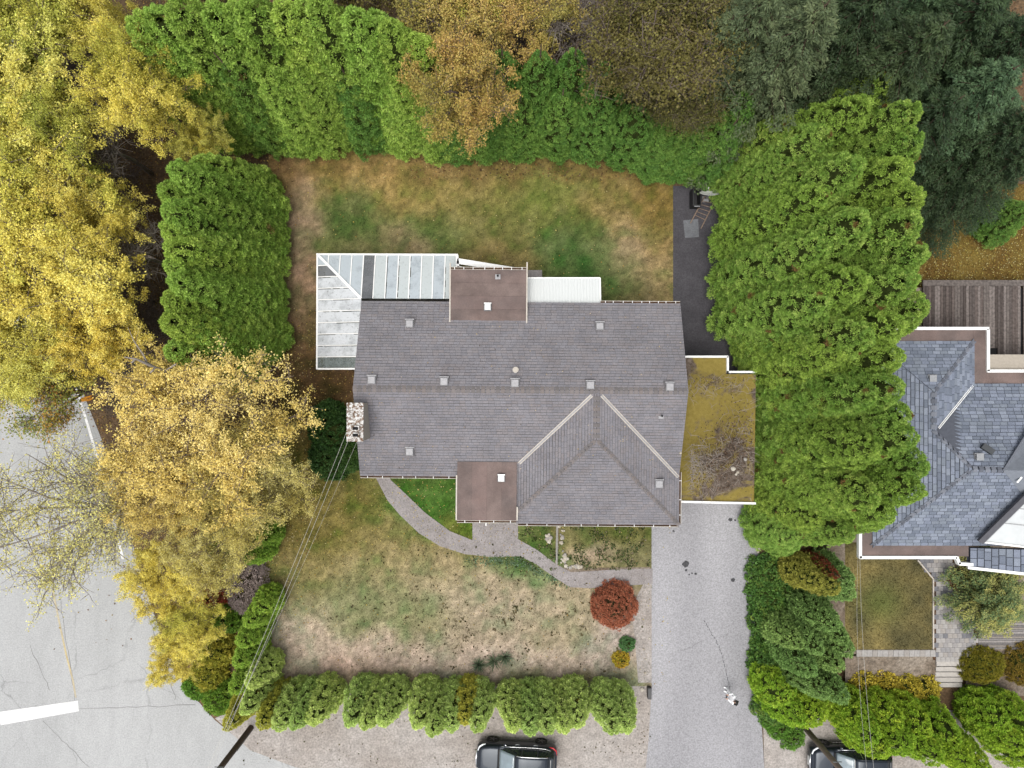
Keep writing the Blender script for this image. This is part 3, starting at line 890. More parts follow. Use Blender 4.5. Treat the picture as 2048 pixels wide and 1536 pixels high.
# corrugated white patio cover
pc = thing('patio_cover', 'white translucent corrugated patio cover on the rear eave', 'patio cover')
x0, y0, _ = P(1054, 606, 3.2); x1, y1, _ = P(1200, 556, 2.95)
nst = 24; V = []; Fc = []
for k in range(nst * 4 + 1):
    x = x0 + (x1 - x0) * k / (nst * 4); h = .010 * math.sin(k * math.pi / 2)
    V += [(x, y0, 3.22 + h), (x, y1, 2.98 + h)]
for k in range(nst * 4): Fc.append((2 * k, 2 * k + 1, 2 * k + 3, 2 * k + 2))
link('cover_sheet', npmesh('cover_sheet', V, Fc, None, dirty_glass('corrugated_sheet', C(240, 244, 242), .02, .2, .10, 1.5)), pc)
for (a, c) in (((x0, y1, 2.93), (x1, y1, 2.93)), ((x1, y0, 3.15), (x1, y1, 2.93))):
    b = MB(); b.bar(a, c, .07, .12); b.build('rail', M['white'], pc)
for x in (x0 + .1, (x0 + x1) / 2, x1 - .05):
    b = MB(); b.box(x - .04, y1 - .04, 0, x + .04, y1 + .04, 2.87); b.build('post', M['white'], pc)
a = P(1056, 541); c = P(1084, 556); b = MB(); b.box(a[0], c[1], 0, c[0], a[1], .16)
tag(b.build('concrete_step', M['aggregate']), 'small grey concrete step beside the patio cover', 'step')

# ------------------------------------------------------------------ carport with mossy flat roof
M['moss_roof'] = None
m, nt, bs = newmat('mossy_roof'); vec = n_coord(nt)
n1 = n_noise(nt, vec, .55, 7.0, .62, .6); n2 = n_noise(nt, vec, 5.0, 6.0, .8)
c1 = n_mix(nt, n_ramp(nt, n_noise(nt, vec, 6.0, 4.0, .7), [(.3, 0.0), (.7, 1.0)]), C(142, 126, 62), C(166, 148, 82))
c2 = n_mix(nt, n_ramp(nt, n2, [(.35, 0.0), (.7, 1.0)]), C(78, 66, 56), C(150, 136, 124))
c3 = n_mix(nt, n_ramp(nt, n1, [(.49, 0.0), (.57, 1.0)]), c1, c2)
nt.links.new(c3, bs.inputs['Base Color']); bs.inputs['Roughness'].default_value = .95; bs.inputs['Specular IOR Level'].default_value = .1
n_bump(nt, bs, n2, .8, .05); M['moss_roof'] = m
zc = 2.75; sc = (H - zc) / FPX
X = lambda px: (px - 1024) * sc
Y = lambda py: (768 - py) * sc
cp = thing('carport', 'flat roofed carport beside the house with a mossy leaf-strewn roof', 'carport')
kx0 = XR - .5
b = MB(); b.prism([(kx0, Y(1000)), (X(1508), Y(1004)), (X(1512), Y(748)), (X(1452), Y(748)), (X(1452), Y(716)), (kx0, Y(716))], zc - .2, zc)
b.build('roof_deck', M['moss_roof'], cp)
for (p, q) in (((kx0, Y(1002)), (X(1510), Y(1006))), ((kx0, Y(713.5)), (X(1455), Y(713.5))), ((X(1454), Y(713)), (X(1454), Y(746))), ((X(1452), Y(744)), (X(1514), Y(744)))):
    b = MB(); b.bar((p[0], p[1], zc - .02), (q[0], q[1], zc - .02), .11, .34); b.build('parapet', M['white'], cp)
for x, y in ((X(1500), Y(990)), (X(1500), Y(870)), (X(1500), Y(756)), (X(1400), Y(720))):
    b = MB(); b.box(x - .07, y - .07, 0, x + .07, y + .07, zc - .21); b.build('post', M['white'], cp)

# ------------------------------------------------------------------ neighbouring plot: terrace, path, steps, deck
TZ = 0.7
st = (H - TZ) / FPX
tX = lambda px: (px - 1024) * st
tY = lambda py: (768 - py) * st
b = MB(); b.prism([(tX(1655), tY(1308)), (tX(1872), tY(1308)), (tX(1872), tY(1318)), (tX(1930), tY(1318)), (tX(1930), tY(1308)), (40, tY(1308)), (40, tY(575)), (tX(1655), tY(575))], -.05, TZ)
tag(b.build('terrace', M['bed']), kind='structure')


def nb_front(px, py):
    n1 = fbm(px / 40, py / 40)[:, None] - .47
    c = np.array([124, 114, 74.0]) + n1 * np.array([110, 90, 50.0])
    gr = np.exp(-(((px - 1760) / 45) ** 2 + ((py - 1205) / 40) ** 2))[:, None]
    c = c * (1 - .6 * gr) + np.array([84, 104, 48.0]) * .6 * gr
    c = np.clip(c, 10, 250) / 255; return ((c + .055) / 1.055) ** 2.4 * K


lawn('front_lawn', [(1690, 1085), (1835, 1085), (1835, 1122), (1866, 1160), (1866, 1300), (1690, 1300)], TZ + .012, fn=nb_front, tuft=9000, zz=TZ, label='the neighbouring terrace lawn')
# sloping beds either side of the steps
for n_, (xa, xb) in enumerate(((1690, 1872), (1932, 2200))):
    p = [P(xa, 1312, TZ), P(xb, 1312, TZ), P(xb, 1392, .03), P(xa, 1392, .03)]
    V = []; Fc = []; NX, NY = 30, 8
    for j in range(NY + 1):
        for i in range(NX + 1):
            q = Vector(p[0]).lerp(Vector(p[1]), i / NX).lerp(Vector(p[3]).lerp(Vector(p[2]), i / NX), j / NY)
            V.append((q.x, q.y, q.z + random.uniform(-.02, .03)))
    for j in range(NY):
        for i in range(NX): a = j * (NX + 1) + i; Fc.append((a, a + NX + 1, a + NX + 2, a + 1))
    o = link('stony_slope', npmesh('stony_slope', V, Fc, None, M['bed'])); o['kind'] = 'structure'
pv = [plain('paver_%d' % k, c, .92, var=.14, scale=10, spec=.1) for k, c in enumerate((C(186, 182, 178), C(172, 168, 166), C(164, 162, 162), C(178, 172, 166)))]
pv_dark = plain('paver_charcoal', C(134, 134, 138), .92, var=.14, scale=10, spec=.1)  # charcoal pavers; also the painted shade of the step risers
# edging row of pale blocks along the terrace lip
ed = tag(sheet('edging_base', [(1712, 1299), (1870, 1299), (1870, 1313), (1712, 1313)], TZ + .02, M['gravel'], kind=None, zz=TZ), 'row of pale concrete edging blocks along the terrace lip', 'edging')
nb = 15
for k in range(nb):
    x0 = tX(1712) + (tX(1870) - tX(1712)) * k / nb; x1 = tX(1712) + (tX(1870) - tX(1712)) * (k + 1) / nb
    b = MB(); b.box(x0 + .008, tY(1312.5), TZ, x1 - .008, tY(1299.5), TZ + .06 + random.uniform(0, .01)); b.build('edging_block', pv[0] if k % 3 else pv[3], ed)
# paver path
pth = tag(sheet('paved_path', [(1838, 1110), (1910, 1110), (1910, 1205), (1950, 1205), (1955, 1298), (1930, 1320), (1866, 1320), (1866, 1160), (1838, 1124)], TZ + .015, M['mulch'], kind=None, zz=TZ), kind='structure')
pathpoly = [tuple(PX(x, y, TZ)) for x, y in ((1840, 1108), (1908, 1108), (1908, 1208), (1948, 1208), (1952, 1296), (1928, 1318), (1868, 1318), (1868, 1160), (1840, 1126))]
b = MB(); b.box(-.13, -.13, 0, .13, .13, .05); pm = [b.mesh('paver', m_) for m_ in pv + [pv_dark]]
gx = np.arange(tX(1838), tX(1960), .272); cnt = 0
for r_, yy in enumerate(np.arange(tY(1318), tY(1108), .272)):
    for xx in gx:
        x = xx + (.136 if r_ % 2 else 0)
        if not inpoly(np.array([x]), np.array([yy]), pathpoly)[0]: continue
        ppx, ppy = x / st + 1024, 768 - yy / st
        edge = ppx < 1874 or ppx > 1902 and ppy < 1200 or ppy < 1118 and False
        star = any(abs(ppx - sx) + abs(ppy - sy) < 8.5 for sx, sy in ((1889, 1146), (1889, 1184), (1889, 1232), (1928, 1232), (1889, 1272), (1930, 1272)))
        o = link('paver', pm[4] if star or (edge and random.random() < .8) else pm[random.choice((0, 0, 1, 1, 2, 3))], pth, loc=(x, yy, TZ + .012 + random.uniform(0, .008)), rot=(0, 0, random.uniform(-.03, .03)))
        cnt += 1
kb = MB()
for (p, q) in (((1835, 1120), (1866, 1158)), ((1866, 1158), (1866, 1298))):
    a = P(*p, TZ + .05); c = P(*q, TZ + .05); kb.bar(a, c, .07, .12)
tag(kb.build('lawn_kerb', M['trim']), 'pale kerb dividing the terrace lawn from the paved path', 'kerb')
# steps
stp = thing('garden_steps', 'flight of pale concrete steps going down from the paved path', 'steps')
stm = plain('step_concrete', C(204, 198, 190), .9, var=.12, scale=6, bump=.2)
for k in range(5):
    z1 = TZ - .13 * (k + 1) + .1; y0 = tY(1320) - .36 * k; x0 = tX(1873) + .045 * k
    b = MB(); b.box(x0, y0 - .36, -.02, x0 + 1.62, y0 - .001, z1 - .05); b.build('riser', pv_dark, stp)  # dark tone paints the shadow line at the back of each tread
    b = MB(); b.box(x0, y0 - .355, z1 - .049, x0 + 1.62, y0 - .085, z1 + .05); bevel(b.build('tread', stm, stp))
# timber walk with narrow boards on the right of the path
wk = thing('boardwalk', 'weathered grey boardwalk of narrow boards beyond the paved path', 'boardwalk')
wm = [plain('weathered_board_%d' % k, c, .9, var=.2, scale=9, spec=.1) for k, c in enumerate((C(150, 146, 144), C(168, 162, 158), C(132, 128, 126), C(158, 150, 142)))]
for k in range(13):
    y = tY(1243 + k * 4.4); b = MB(); b.box(tX(1956), y - .055, TZ + .01, tX(2120), y + .055, TZ + .06); b.build('board', wm[k % 4], wk)
# deck
dk = thing('timber_deck', 'dark weathered timber deck behind the neighbouring house', 'deck')
dm = [plain('deck_board_%d' % k, c, .93, var=.4, scale=7, spec=.1) for k, c in enumerate((C(120, 112, 107), C(104, 96, 92), C(136, 127, 122), C(92, 84, 80), C(112, 102, 97)))]
DZ = 1.0; s_ = (H - DZ) / FPX
y0, y1 = (768 - 736) * s_, (768 - 572) * s_
x = (1846 - 1024) * s_
while x < 33:
    wd = .15
    gap = random.choice((.014, .014, .014, .02)) + (.14 if abs(x - (2038 - 1024) * s_) < .09 else 0)
    yb = y0 + (1.15 if (1975 - 1024) * s_ < x < (1995 - 1024) * s_ else 0)
    b = MB(); b.box(x, yb - random.random() * .02, DZ - .05, x + wd, y1, DZ + random.uniform(-.006, .006)); b.build('deck_board', random.choice(dm), dk)
    x += wd + gap
b = MB(); b.box((1846 - 1024) * s_, y1 + .01, DZ - .1, 33, y1 + .34, DZ + .02); b.build('rim_board', dm[0], dk)
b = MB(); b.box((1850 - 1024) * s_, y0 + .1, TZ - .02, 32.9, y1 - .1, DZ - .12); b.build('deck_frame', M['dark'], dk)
gs = thing('deck_steps', 'short dark timber steps between deck and white fascia', 'steps')
for k in range(4):
    a = P(1984, 690 + k * 12, DZ - .05 - .12 * k); b = MB(); b.box(a[0] - .35, a[1] - .14, a[2] - .05, a[0] + .35, a[1] + .14, a[2]); b.build('tread', dm[(k * 2) % 5], gs)

# ------------------------------------------------------------------ neighbouring house
nh = thing('neighbour_house', 'neighbouring house with blue-grey shingled hip roof and white fascia', 'house')
EZ = 3.5; ez = (H - EZ) / FPX
q = lambda px, py, z=EZ: P(px, py, z)
NW = (19.45, q(0, 683)[1], EZ); NEc = q(1947, 683); Gq = q(1947, 768)
SW = (19.45, q(0, 1090)[1], EZ)
cz, ezr = 4.72, 5.42
c_ = q(1868, 785, cz); d_ = q(1868, 862, cz); e_ = q(1945, 938, ezr); f_ = q(2006, 940, ezr)
E2 = (33.0, Gq[1], EZ); E3 = (33.0, f_[1], ezr); S3 = (33.0, SW[1], EZ)
BLU = [C(138, 146, 162), C(146, 154, 170), C(130, 138, 152), C(152, 160, 174), C(140, 148, 160), C(124, 132, 146)]
nr = MB()
w_ = MB(); w_.box(19.2, SW[1] + .25, TZ, 32.5, 1.6, EZ - .2); w_.build('wall', M['wall'], nh)
w_ = MB(); w_.box(19.9, 0, TZ, 24.2, NW[1] - .2, EZ - .25); w_.build('wall', M['wall'], nh)
npl = [([NW, NEc, c_], 0, 1), ([NEc, Gq, d_, c_], 0, 1), ([NW, SW, e_, d_, c_], 0, 1), ([SW, S3, E3, e_], 0, 1), ([Gq, E2, E3, e_, d_], 0, 1)]
for pl, i, j in npl: nr.quad(*[(p[0], p[1], p[2] - .01) for p in (pl if Vector(pl[1]).__sub__(Vector(pl[0])).cross(Vector(pl[2]) - Vector(pl[0])).z > 0 else pl[::-1])])
# cross wing rising to the right
V1 = (f_[0] + .2, f_[1], ezr - .12); V2 = q(2062, 846, 5.0); V3 = q(2062, 985, 5.0); RG = q(2080, 915, 6.3)
tri = [V1, V2, q(2090, 846, 6.2), q(2090, 985, 6.2), V3]
nroof = nr.build('roof', plain('roof_felt_blue', C(96, 100, 110), .95), nh)
tabs = []
for pl, i, j in npl: tabs += shingle_geo(pl, i, j, course=.2, tab=.40, cols=BLU, thick=.03, tg=.02, gap=.86)
# right-hand gable plane: courses run up and down the picture
g1 = [q(2008, 942, ezr), q(2075, 985, 6.0), q(2075, 862, 6.0)]
tabs += shingle_geo([q(2003, 862, ezr - .25), q(2003, 985, ezr - .25), q(2085, 985, 6.1), q(2085, 862, 6.1)][0:4], 0, 1, course=.2, tab=.42, cols=BLU) if False else []
# entry plane
ent = [q(1940, 1132, 3.45), q(1940, 1096, 3.45), q(2100, 1100, 4.4), q(2100, 1150, 4.4)]
en = MB(); en.quad(*[(p[0], p[1], p[2] - .01) for p in ent]); en.quad(*[(p[0], p[1], p[2] - .3) for p in ent]); en.build('entry_roof', plain('roof_felt_e', C(96, 100, 110), .95), nh)
tabs += shingle_geo(ent, 0, 1, course=.34, tab=.45, cols=BLU, thick=.03, tg=.03, gap=.9)


def vis(tb):
    c = sum((Vector(p) for p in tb[0]), Vector()) / 4
    x, y = c.x * FPX / (H - c.z) + 1024, 768 - c.y * FPX / (H - c.z)
    a = (Vector(tb[0][1]) - Vector(tb[0][0])).length
    return a if (1885 < x < 2040 and 690 < y < 1140) else 0


order = sorted(range(len(tabs)), key=lambda k: (-1 if vis(tabs[k]) > .3 else 0, random.random()))
single = [k for k in order[:300] if vis(tabs[k]) > .2]
sset = set(single)
for k in single:
    top, butt, col = tabs[k]; b = MB(); b.cur = col; b.quad(*top); b.cur = tuple(x * .8 for x in col); b.quad(*butt)
    b.build('shingle', M['shingle_blue'], nroof, col=True)
o = shingle_part([t for k, t in enumerate(tabs) if k not in sset], 'shingles', M['shingle_blue'], nroof); o['kind'] = 'stuff'
BM = [plain('blue_ridge_%d' % k, c, .95, var=.1, scale=12) for k, c in enumerate((C(124, 128, 138), C(108, 112, 122), C(136, 140, 150)))]
ns = .45
for a, c, n1, n2 in ((NEc, c_, (1, 0, -ns), (0, 1, -ns)), (c_, d_, (1, 0, -ns), (-1, 0, -ns)), (d_, e_, (0, 1, -ns), (-1, 0, -ns)), (SW, e_, (-1, 0, -ns), (0, -1, -ns)), (e_, f_, (0, 1, -ns), (0, -1, -ns)), (f_, E3, (0, 1, -ns), (0, -1, -ns))):
    ridge_caps((a[0], a[1], a[2] + .03), (c[0], c[1], c[2] + .03), .17, n1, n2, BM, nroof, step=.3)
# white valley
a = Vector(Gq) + Vector((-.1, -.1, .1)); c = Vector(d_) + Vector((.25, .15, .0))
s = (c - a).normalized().cross(Vector((0, 0, 1))).normalized()
for k in (-1, 1):
    b = MB(); b.bar(a + s * .04 * k, c + s * .04 * k, .04, .02); b.build('valley_flashing', M['white'], nroof)
# cross gable: ridge rising east, two slopes
xg = MB()
GA, GBp = q(2006, 941, ezr + .06), q(2110, 941, ezr + 1.5)
gn, gs_ = q(2056, 862, ezr - .45), q(2042, 985, ezr - .5)
g2n, g2s = q(2140, 800, ezr - .9), q(2140, 1050, ezr - .9)
t2 = shingle_geo([GA, gn, q(2110, 860, ezr + .6), GBp], 0, 1, course=.2, tab=.42, cols=BLU)
xg.quad(GA, GBp, q(2120, 850, ezr + .2), gn); xg.quad(GA, gs_, q(2120, 1000, ezr + .2), GBp)
xg.build('cross_gable', plain('pale_cross_gable', C(150, 156, 166), .95, var=.1, scale=7), nh)
b = MB(); b.bar(Vector(GA) + Vector((0, 0, .03)), Vector(gn) + Vector((0, 0, .03)), .1, .05); b.build('hip_trim', BM[0], nh)
b = MB(); b.bar(q(2034, 965, ezr + .1), q(2060, 935, ezr + .5), .09, .04); b.build('valley_flashing', M['white'], nroof)
# flat brown perimeter and white fascia
peri = [[(19.0 - .35, NW[1], 0), (NEc[0], NW[1], 0), (NEc[0], NW[1] + .62, 0), (18.65, NW[1] + .62, 0)]]
FZ = EZ - .02
b = MB()
b.box(18.5, NW[1] - .02, FZ - .2, NEc[0] - .01, NW[1] + .66, FZ); b.box(NEc[0], Gq[1] - .02, FZ - .2, NEc[0] + .72, NW[1] + .66, FZ)
b.box(NEc[0] + .722, Gq[1] - .03, FZ - .2, 33, Gq[1] + .66, FZ); b.box(18.8, SW[1] - .62, FZ - .2, q(1938, 0)[0] - .01, SW[1] + .03, FZ); b.box(18.8, SW[1] + .032, FZ - .2, 19.5, NW[1] - .022, FZ)
b.build('flat_perimeter', M['roll'], nh)
fz = FZ - .03
for (p, r_) in (((18.5, NW[1] + .7), (NEc[0] + .80, NW[1] + .7)), ((NEc[0] + .755, NW[1] + .66), (NEc[0] + .755, Gq[1] + .7)), ((NEc[0] + .70, Gq[1] + .7), (33, Gq[1] + .7)), ((18.76, SW[1] + 1.15), (18.76, SW[1] - .7)), ((18.72, SW[1] - .66), (q(1912, 0)[0], SW[1] - .66)), ((q(1912, 0)[0], SW[1] - .62), (q(1918, 0)[0], SW[1] - 1.02)), ((q(1916, 0)[0], SW[1] - 1.0), (q(1945, 0)[0], SW[1] - 1.04))):
    b = MB(); b.bar((p[0], p[1], fz), (r_[0], r_[1], fz), .16, .26); b.build('fascia', M['white'], nh)
a, c = Vector(ent[0]), Vector(ent[3]); b = MB(); b.bar(a + Vector((-.1, -.08, -.06)), c + Vector((0, -.08, -.06)), .15, .24); b.build('fascia', M['white'], nh)
# glazed triangular rooflight
GL = [q(1966, 1084, 4.0), q(2090, 1098, 4.6), q(2090, 962, 5.6)]
skyl = MB(); skyl.quad(*GL); skl = skyl.build('skylight', plain('rooflight_glass', C(226, 230, 230), .2, var=.08, scale=1.2, spec=.5), nh)
up = Vector((0, 0, .03))
b = MB(); b.bar(Vector(GL[0]) + up, Vector(GL[1]) + up, .09, .1); b.build('frame', M['white'], skl)
b = MB(); b.bar(Vector(GL[0]) + up + Vector((-.22, .02, .05)), Vector(GL[2]) + up + Vector((-.22, .02, .05)), .30, .16); b.build('kerb', plain('dark_flashing', C(92, 92, 98), .7), skl)
b = MB(); b.bar(Vector(GL[0]) + up + Vector((-.03, .0, .08)), Vector(GL[2]) + up + Vector((-.03, 0, .08)), .06, .1); b.build('frame', M['grey_metal'], skl)
for t in (.32, .56, .8):
    p = Vector(GL[0]).lerp(Vector(GL[2]), t) + up; r_ = Vector(GL[1]).lerp(Vector(GL[2]), t) + up
    b = MB(); b.bar(p, r_, .035, .05); b.build('glazing_bar', M['grey_metal'], skl)
# vents
for px, py, zz in ((1866, 757, 4.3), (1960, 914, 5.15)):
    x, y, z = P(px, py, zz + .2)
    b = MB(); b.box(x - .2, y - .2, zz - .2, x + .2, y + .2, zz + .1); vb = b.build('roof_vent', M['vent'], nh)
    b = MB(); b.box(x - .2, y - .17, zz + .2, x + .17, y + .17, zz + .26); b.box(x - .28, y + .172, zz + .18, x + .2, y + .2, zz + .24); b.build('cap', M['grey_metal'], vb)
    b = MB(); b.box(x - .13, y - .13, zz + .1, x + .13, y + .13, zz + .2); b.build('throat', M['dark'], vb)
x, y, z = P(1975, 901, 5.2); b = MB(); b.bar((x - .2, y + .25, 5.1), (x + .25, y - .1, 5.25), .3, .22); b.build('dark_vent', plain('dark_vent', C(70, 74, 78), .6), nh)
for k, (px, zz) in enumerate(((1785, 0), (1840, 0))):
    x, y, _ = P(px, 1104, 2.0); b = MB(); b.box(x - .6, SW[1] + .2, 1.6, x + .6, SW[1] + .26, 2.8); wn_ = b.build('window', plain('nwin%d' % k, (.03, .04, .05), .1, var=0), nh)
    b = MB(); b.box(x - .66, SW[1] + .19, 1.52, x + .66, SW[1] + .28, 1.598); b.build('sill', M['white'], wn_)

# ------------------------------------------------------------------ vegetation generators
def unit(a): return a / (np.linalg.norm(a, axis=1)[:, None] + 1e-9)


def pal(cols):
    return np.array([C(*c) for c in cols])


FK = 1.8      # leaf reflectance relative to the colours read off the photo (crowns shade themselves)


def palf(cols): return np.minimum(pal(cols) * FK, .8)


def lobes(th, t, seed, amp=.12):
    r_ = np.random.default_rng(seed); s = np.ones_like(th)
    for k in (2, 3, 5, 7):
        s = s + amp * r_.uniform(.3, 1) * np.sin(k * th + r_.uniform(0, 6.28) + r_.uniform(-5, 5) * t) / (k ** .4)
    return s


PROF = {
    'cone': lambda t: np.minimum(1.0, (t / .12 + .55)) * np.maximum(0, 1 - t) ** .62,
    'column': lambda t: np.minimum(1.0, (t / .25) * .25 + .75) * np.maximum(0, 1 - t ** 2.6) ** .7,
    'flame': lambda t: np.minimum(1.0, (t / .3) * .35 + .65) * np.maximum(0, 1 - t) ** .5,
    'dome': lambda t: np.sqrt(np.maximum(0, 1 - t ** 2)),
}


def crown(name, h, rb, prof, n_cl, per, cr, ln, wd, cols, seed, bare=.012, upw=.8, spread=.9, brown=None, z0=.02, amp=.12, matk='leaf', corek='core', cf=.84):
    """evergreen crown: clumps of little sprays over a tapering body, plus an inner body of twigs"""
    rg = np.random.default_rng(seed)
    pf = PROF[prof]
    tt = np.linspace(0, 1, 400); pr = pf(tt) * rb; w_ = (pr + .02 * rb) * np.sqrt(h * h + np.minimum(np.gradient(pr, tt) ** 2, 25 * h * h)); cdf = np.cumsum(w_); cdf /= cdf[-1]
    n = n_cl
    t = np.interp((np.arange(n) + rg.random(n)) / n, cdf, tt); rg.shuffle(t)
    th = np.arange(n) * 2.399963 + rg.normal(0, .25, n)
    t = np.interp((np.arange(n) + .5) / n, cdf, tt) + rg.normal(0, .012, n); t = np.clip(t, 0, .999)
    keep = vnoise(th * 2.2 + seed, t * h * .9 + seed) > bare * 4 * .5
    t, th = t[keep], th[keep]; n = len(t)
    lb = lobes(th, t, seed, amp)
    rad = rb * pf(t) * lb * (1 + rg.normal(0, .06, n))
    out = np.stack([np.cos(th), np.sin(th), np.zeros(n)], 1)
    ctr = out * rad[:, None] + np.array([0, 0, 1]) * (z0 * h + t * h * (1 - z0))[:, None]
    slope = rb / h
    cd = unit(out * (1.0 - .25 * t)[:, None] + np.array([0, 0, 1.0]) * upw)
    sc = rg.uniform(.7, 1.35, n) * (1 - .35 * t)
    cp_ = palf(cols); u = np.clip(vnoise(th * 1.3 + 31, t * 5 + seed) * .75 + rg.random(n) * .35, 0, .999) * (len(cp_) - 1)
    ci = u.astype(int); fr = (u - ci)[:, None]; cc = cp_[ci] * (1 - fr) + cp_[np.minimum(ci + 1, len(cp_) - 1)] * fr
    if brown is not None:
        bm = (vnoise(th * 2.1 + 7, t * 6 + 3) > brown[0]); cc[bm] = np.array(C(*brown[1])) * 1.3
    idx = np.repeat(np.arange(n), per); m = len(idx)
    d = unit(cd[idx] + rg.normal(0, spread, (m, 3)) * .62)
    flip = (d * cd[idx]).sum(1) < -.05; d[flip] *= -1
    s_ = (sc[idx] * cr)[:, None]
    base = ctr[idx] + d * s_ * rg.uniform(.45, .95, (m, 1)) ** .7
    lc = cc[idx] * rg.uniform(.6, 1.45, (m, 1))
    V, Fc, Cv = kites_r(rg, base, unit(d + rg.normal(0, .45, (m, 3))), ln * rg.uniform(.7, 1.3, m) * sc[idx], wd * rg.uniform(.7, 1.3, m), lc, nrm=d * .9 + np.array([0, 0, .7]), tri=True)
    me = npmesh(name, V, Fc, Cv, M[matk])
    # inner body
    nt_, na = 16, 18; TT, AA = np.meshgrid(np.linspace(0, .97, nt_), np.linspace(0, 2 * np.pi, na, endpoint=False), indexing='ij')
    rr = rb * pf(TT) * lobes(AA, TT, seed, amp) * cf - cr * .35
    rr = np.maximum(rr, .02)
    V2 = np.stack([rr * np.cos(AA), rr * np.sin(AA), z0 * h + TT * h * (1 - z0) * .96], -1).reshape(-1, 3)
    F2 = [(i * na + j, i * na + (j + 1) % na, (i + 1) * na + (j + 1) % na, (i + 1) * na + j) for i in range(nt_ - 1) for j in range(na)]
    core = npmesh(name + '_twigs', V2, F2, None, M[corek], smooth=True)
    return me, core


def kites_r(rg, p, d, ln, wd, c, mid=.55, nrm=None, tri=False):
    n = len(p); q = rg.normal(size=(n, 3))
    if nrm is not None: q = q * .55 + nrm
    s = unit(np.cross(d, q))
    ln = ln[:, None]; wd = np.broadcast_to(wd, (n,))[:, None]; m = p + d * ln * mid
    if tri:
        m = p + d * ln * .2
        return np.stack([m - s * wd * .6, p + d * ln, m + s * wd * .6], 1).reshape(-1, 3), np.arange(3 * n).reshape(-1, 3), np.repeat(c, 3, 0)
    V = np.stack([p, m - s * wd / 2, p + d * ln, m + s * wd / 2], 1).reshape(-1, 3)
    return V, np.arange(4 * n).reshape(-1, 4), np.repeat(c, 4, 0)


def trunk_mesh(name, h, r, mat):
    b = MB(); b.tube([(0, 0, -.05), (0, 0, h * .3), (.02, .01, h)], [r, r * .8, r * .15], 8); return b.mesh(name, mat, True)


def place(name, var, loc, label, cat, group, sc=(1, 1, 1), rz=None, trunk=None):
    t = thing(name, label, cat, (loc[0], loc[1], loc[2] if len(loc) > 2 else 0), rng.uniform(0, 6.28) if rz is None else rz, group)
    t.scale = sc
    link('crown', var[0], t)
    if var[1]: link('inner_twigs', var[1], t)
    if trunk: link('trunk', trunk, t)
    return t


GREEN = [(94, 126, 54), (110, 142, 60), (126, 156, 68), (144, 170, 80), (160, 182, 92)]
GREEN_L = [(112, 144, 62), (130, 160, 68), (148, 176, 78), (168, 192, 94)]
GREEN_D = [(78, 114, 52), (92, 130, 58), (108, 144, 66), (124, 156, 74)]
GREEN_Y = [(104, 134, 54), (122, 150, 62), (140, 166, 72), (160, 182, 86)]
HEDGE = [(156, 180, 98), (170, 192, 106), (182, 202, 116), (194, 210, 128)]
cedars = [crown('cedar_crown_%d' % k, 10.5, 2.1, 'cone', 900, 84, .25, .14, .046, (GREEN_L, GREEN_L, GREEN_Y)[k], 100 + k, brown=(.93, (128, 112, 62))) for k in range(3)]
cedars_d = [crown('cedar_low_crown_%d' % k, 7.0, 2.0, 'cone', 600, 84, .24, .13, .04, GREEN_D, 140 + k, brown=(.95, (120, 104, 56))) for k in range(2)]
bigc = [crown('big_cedar_crown_%d' % k, 11.0, 2.9, 'cone', 1350, 84, .26, .145, .044, (GREEN, GREEN_Y, GREEN)[k], 180 + k, brown=(.92, (130, 104, 60)), amp=.16) for k in range(3)]
arb = [crown('arborvitae_crown_%d' % k, 4.6, .86, 'flame', 440, 70, .14, .085, .036, HEDGE, 220 + k, upw=1.5, spread=.7, brown=(.965, (150, 142, 60)), amp=.1) for k in range(3)]
arb_y = [crown('golden_arborvitae_crown', 4.6, .8, 'flame', 400, 52, .15, .085, .045, [(156, 158, 62), (170, 170, 70), (180, 178, 78)], 240, upw=1.5, spread=.7)]
arb_g = [crown('lawn_side_arborvitae_crown_%d' % k, 4.2, .8, 'flame', 400, 52, .15, .085, .045, [(118, 154, 60), (136, 168, 66), (154, 178, 74)], 250 + k, upw=1.6, spread=.6) for k in range(2)]
arb_dk = [crown('dark_arborvitae_crown_%d' % k, 5.2, .95, 'flame', 640, 32, .17, .11, .045, [(108, 138, 76), (122, 152, 84), (138, 166, 94)], 260 + k, upw=1.9, spread=.5, amp=.12) for k in range(2)]
arb_o = [crown('olive_arborvitae_crown_%d' % k, 4.6, .95, 'flame', 560, 32, .17, .11, .045, [(130, 134, 58), (144, 146, 66), (158, 156, 76)], 270 + k, upw=1.9, spread=.5) for k in range(1)]
red_a = [crown('rusty_arborvitae_crown', 2.4, .45, 'flame', 160, 30, .16, .10, .045, [(128, 70, 50), (150, 84, 62)], 275, upw=1.9, spread=.5)]
frontc = [crown('front_hedge_crown_%d' % k, 4.4, 1.25, 'column', 400, 60, .22, .12, .06, [(104, 142, 40), (126, 160, 46), (146, 176, 56), (168, 186, 66)], 280 + k, brown=(.95, (150, 130, 60)), amp=.14) for k in range(2)]
tk_c = trunk_mesh('cedar_trunk', 8.0, .22, M['bark']); tk_s = trunk_mesh('arborvitae_trunk', 3.0, .08, M['bark'])
ORD = ['first', 'second', 'third', 'fourth', 'fifth', 'sixth', 'seventh', 'eighth', 'ninth', 'tenth', 'eleventh', 'twelfth', 'thirteenth', 'fourteenth', 'fifteenth', 'sixteenth', 'seventeenth', 'eighteenth']


def tip(px, py, h): return P(px, py, h)[:2]


